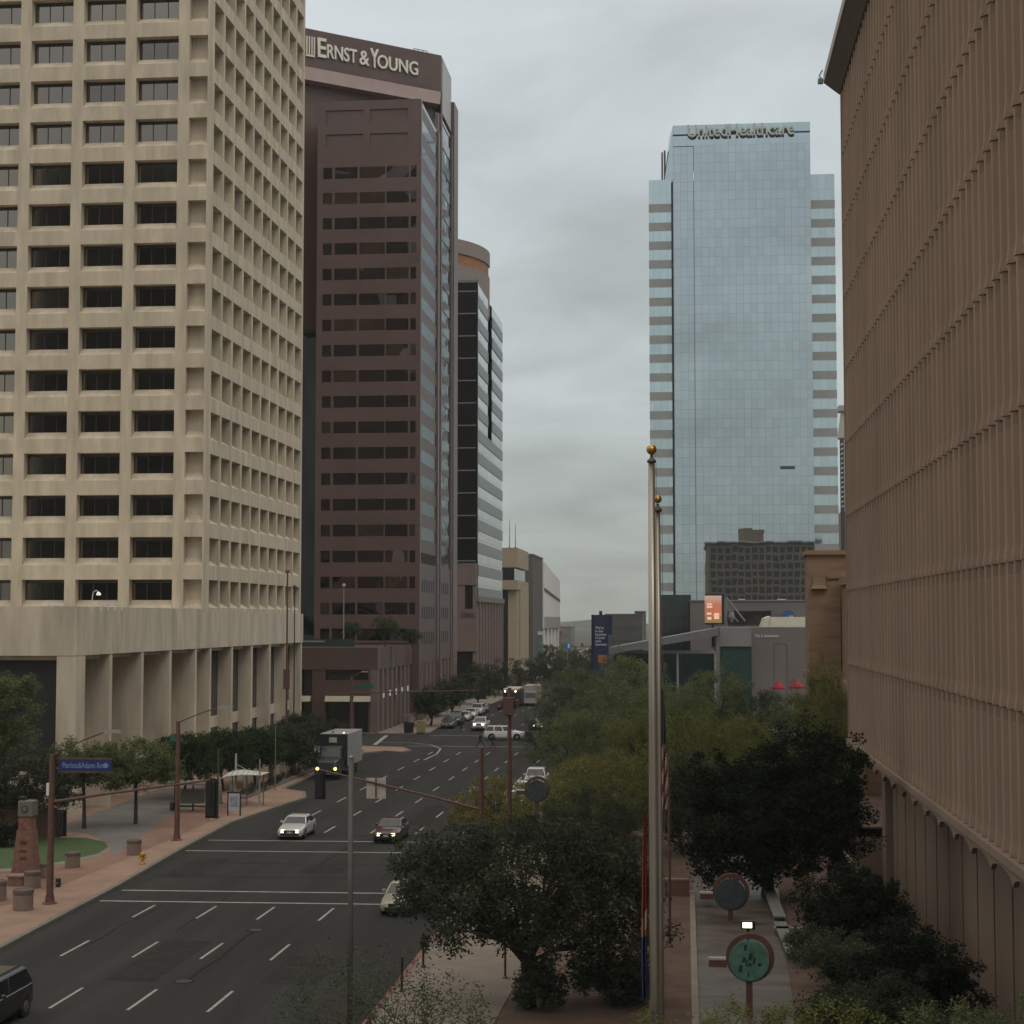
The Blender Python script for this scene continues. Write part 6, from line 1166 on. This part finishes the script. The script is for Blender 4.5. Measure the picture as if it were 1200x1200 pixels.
# ============================================================ PEOPLE
skin = mat('skin', (.22, .12, .08), .6, .05, 3)
def person(label, x, y, rz, top, legs, stride=.32, hgt=1.78, hold=None):
    t = thing('person', label, 'person', (x, y, .012), rz); k = hgt/1.78
    V = []; Ed = []; Rd = []
    def a(p, r, par=None):
        V.append(Vector(p)*k); Rd.append(r*k); 
        if par is not None: Ed.append((par, len(V)-1))
        return len(V)-1
    s = stride   # walking towards local -Y
    pel = a((0, 0, .96), .145); w_ = a((0, -.01, 1.12), .135, pel); ch = a((0, -.03, 1.32), .165, w_); nk = a((0, -.03, 1.48), .07, ch); hd_ = a((0, -.05, 1.58), .075, nk); h2 = a((0, -.055, 1.67), .10, hd_); a((0, -.05, 1.745), .07, h2)
    for sg2, st_2 in ((-1, 1), (1, -1)):
        hp = a((sg2*.10, 0, .90), .105, pel); kn = a((sg2*.10, -st_2*s*.55-.05, .50), .065, hp); an = a((sg2*.10, -st_2*s*1.15+(.12 if st_2 < 0 else 0), .10+(.06 if st_2 < 0 else 0)), .042, kn); a((sg2*.11, -st_2*s*1.15-.17+(.12 if st_2 < 0 else 0), .045+(.02 if st_2 < 0 else 0)), .045, an)
        sh = a((sg2*.19, -.02, 1.40), .068, ch); el = a((sg2*.25, st_2*.12, 1.13), .048, sh); wr = a((sg2*.25, st_2*.12-.18*(st_2 < 0)-.02, .90), .032, el); pa = a((sg2*.25, st_2*.12-.2*(st_2 < 0)-.02, .84), .036, wr)
        for f in range(4):
            f1_ = a((sg2*(.25-.012), st_2*.12-.2*(st_2 < 0)-.05+f*.021, .79-(.005*abs(f-1.5))), .0085, pa); a((sg2*(.25-.03), st_2*.12-.2*(st_2 < 0)-.05+f*.021, .745+.006*abs(f-1.5)), .0075, f1_)
        th = a((sg2*.235, st_2*.12-.2*(st_2 < 0)-.065, .815), .010, pa); a((sg2*.225, st_2*.12-.2*(st_2 < 0)-.08, .785), .009, th)
    me = bpy.data.meshes.new('body'); me.from_pydata([tuple(v) for v in V], Ed, []); o = bpy.data.objects.new('tmp_body', me); C.objects.link(o)
    sk_ = o.modifiers.new('skin', 'SKIN'); o.modifiers.new('sub', 'SUBSURF').levels = 1
    for i, r_ in enumerate(Rd): me.skin_vertices[0].data[i].radius = (r_, r_*.85)
    me.skin_vertices[0].data[0].use_root = True
    bpy.context.view_layer.update(); m2 = bpy.data.meshes.new_from_object(o.evaluated_get(bpy.context.evaluated_depsgraph_get())); bpy.data.objects.remove(o)
    for m_ in (skin, top, legs, darkm): m2.materials.append(m_)
    for p in m2.polygons:
        z = p.center.z/k; ax_ = abs(p.center.x)/k; p.use_smooth = True
        p.material_index = 0 if z > 1.485 or (z < .885 and ax_ > .20) else (1 if z > .97 or (ax_ > .195 and z > .885) else (3 if z < .1 else 2))
    b = bpy.data.objects.new('body', m2); C.objects.link(b); b.parent = t
    hm = MB(); hm.lathe([(.02, -.02), (.098, .0), (.108, .05), (.085, .10), (.02, .125)], (0, -.035*k, 1.665*k), 14); hm.build('hair', mat('dark_hair', (.012, .009, .008), .7, 0), t, local=True, smooth=True)
    fm_ = MB(); fm_.box(-.012, .012, -.172*k, -.14*k, 1.635*k, 1.675*k); fm_.build('nose', skin, t, local=True)
    for s_ in (-1, 1): MB().box(s_*.035-.01, s_*.035+.01, -.158*k, -.14*k, 1.675*k, 1.69*k).build('eye', darkm, t, local=True); MB().box(s_*.1-.012, s_*.1+.012, -.07*k, -.03*k, 1.63*k, 1.69*k).build('ear', skin, t, local=True)
    if hold == 'bag': MB().box(.22, .34, -.35, .0, .50, .80).build('bag', darkm, t, local=True, bevel=.03)
blk_c = mat('black_cloth', (.010, .010, .012), .9, 0); nav_c = mat('navy_cloth', (.014, .016, .024), .9, 0); gry_c = mat('charcoal_cloth', (.022, .022, .024), .9, 0)
person('pedestrian in dark clothes striding widely across the far junction in front of the white suv', *G(563, 876), R(90), blk_c, nav_c, .40, 1.86)
person('pedestrian in dark clothes walking just right of the striding one', *G(577.5, 878), R(70), nav_c, blk_c, .24, 1.82)
person('pedestrian in black standing by the front of the kerbside row of parked cars', *G(540.5, 859), R(20), blk_c, gry_c, .12, 1.85)

# ============================================================ HAZE
hm_ = bpy.data.materials.new('haze_air'); hm_.use_nodes = True; T, L = hm_.node_tree.nodes, hm_.node_tree.links; T.clear()
pv = T.new('ShaderNodeVolumePrincipled'); pv.inputs['Color'].default_value = (.80, .84, .82, 1); pv.inputs['Density'].default_value = .00014; pv.inputs['Anisotropy'].default_value = .1
out = T.new('ShaderNodeOutputMaterial'); L.new(pv.outputs[0], out.inputs['Volume'])
hz_ = MB().box(-2600, 2600, -420, 4100, -6.4, 172).build('haze', hm_); hz_['kind'] = 'stuff'

for k, (px, py) in enumerate(((300, 1090), (215, 1150), (360, 960))):
    x, y = G(px, py); t = thing('manhole_cover', ['round iron manhole cover in the near lanes right of the dashes', 'round iron manhole cover near the lower left lane dashes', 'round iron manhole cover between the silver sedan and the truck'][k], 'manhole cover', (x, y, 0)); MB().lathe([(.36, 0), (.36, .008)], (x, y, .003), 24).build('cover', mat('iron_cover', (.03, .027, .024), .5, .2, 8), t); MB().lathe([(.44, 0), (.44, .004)], (x, y, .002), 24).build('collar', mat('tar', (.028, .027, .027)), t)

for k, (px, py, Y, r_, lb_) in enumerate(((655, 772, 520, 5.5, 'distant tree left of the street end'), (676, 768, 560, 6.0, 'distant tree below the long low grey building'), (690, 776, 430, 5.0, 'distant tree just left of the blue pylon base'), (640, 768, 470, 4.5, 'distant tree at the foot of the white building'), (668, 784, 380, 4.6, 'distant tree left of the grove where the street ends'))):
    x, z = world(px, py, Y); z = max(z, 3); tree('street_tree', lb_, (x, Y, .13), [(0, 0, z, r_*1.3, r_, r_*.7), (-r_*.6, 0, z-r_*.3, r_*.7, r_*.6, r_*.5)], lf_green if k % 2 else lf_mesq, clumps=110, per=50, rad=.9, size=.34, trunk_r=.2, fork=max(.8, z-r_), seed=150+k, group='distant trees at the end of the street', limbs=6)
x0, z0 = AY(632, 747, 545); x1, z1 = AY(655, 736, 545); t = thing('shop', 'small orange-roofed shop front at the foot of the white building', 'shop', ((x0+x1)/2, 545, 0)); MB().box(x0, x1, 545, 555, .1, z0+2).build('wall', mat('orange_stucco', (.30, .13, .07), .8, .1, 1), t); MB().hexa([(x0-.5, 543.5, z0+2), (x1+.5, 543.5, z0+2), (x1+.5, 556, z0+2), (x0-.5, 556, z0+2)], [(x0+1, 546, z1), (x1-3, 546, z1-1.2), (x1-3, 554, z1-1.2), (x0+1, 554, z1)]).build('roof', mat('orange_roof', (.36, .15, .08), .8, .1, 1), t)
x, z = AY(631, 744, 455); t = thing('shop_sign', 'white and teal shop canopy beside the dark grey-brown block', 'canopy', (x, 455, 0)); MB().box(x-1.4, x+1.6, 455, 457, z, z+.9).build('fascia', white_m, t); MB().box(x-1.3, x+.7, 455.2, 457, .1, z-.01).build('panel', mat('teal_panel', (.10, .19, .18), .6, .1, 1), t)
x, z = AY(665, 757, 400); t = thing('blue_sign', 'small bright blue sign with a white mark near the end of the street', 'sign', (x, 400, 0)); MB().box(x-.8, x+.8, 400, 400.15, z-.7, z+.7).build('board', mat('bright_blue', (.01, .16, .32), .5, 0), t); MB().box(x+.1, x+.5, 399.93, 399.99, z-.4, z+.5).build('mark', white_m, t); MB().tube([(x, 400.25, .1), (x, 400.25, z)], .12, 8).build('post', steel, t)

for k, (px, py, Y, r_, h_, lm, lb_) in enumerate(((985, 1150, 60, 1.5, 2.4, lf_mesq, 'mid-green shrub at the lower right between path and dark bush'), (1040, 1120, 68, 1.6, 1.9, lf_dark, 'dark shrub at the foot of the slotted wall'), (1075, 1150, 58, 1.5, 2.2, lf_mesq, 'green shrub against the slotted wall near the bottom edge'), (950, 1085, 76, 1.3, 1.5, lf_grey, 'olive shrub tucked behind the crosswise plank bench'), (1010, 1040, 90, 1.5, 1.6, lf_mesq, 'low green shrub by the wall beyond the smaller dark tree'), (715, 1150, 68, 1.5, 1.7, lf_grey, 'grey-green shrub left of the flagpole base'), (540, 1100, 0, 0, 0, None, None))):
    if not lb_: continue
    x = AY(px, py, Y)[0]; tree('shrub', lb_, (x, Y, .1), [(0, 0, h_*.55, r_, r_*.9, h_*.5), (r_*.6, .2, h_*.4, r_*.6, r_*.6, h_*.4)], lm, clumps=90, per=80, rad=.4, size=.11, fork=.4, trunk_r=.06, seed=200+k, cat='shrub', shell=.85)
pa = MB()
for (x0, x1, y0, y1) in ((-24.2, -22.0, 70, 79), (-30.6, -28.4, 98, 106), (-20.8, -18.6, 124, 138), (-17.6, -15.2, 70, 76), (-27.4, -25.0, 146, 160), (-23, -20.4, 100.5, 103.4)): pa.face([(x0, y0, .0035), (x1, y0, .0035), (x1, y1, .0035), (x0, y1, .0035)])
structure('asphalt_patches', pa, mat('asphalt_patch', (.033, .031, .029), .95, .2, 1.2, spec=.1))
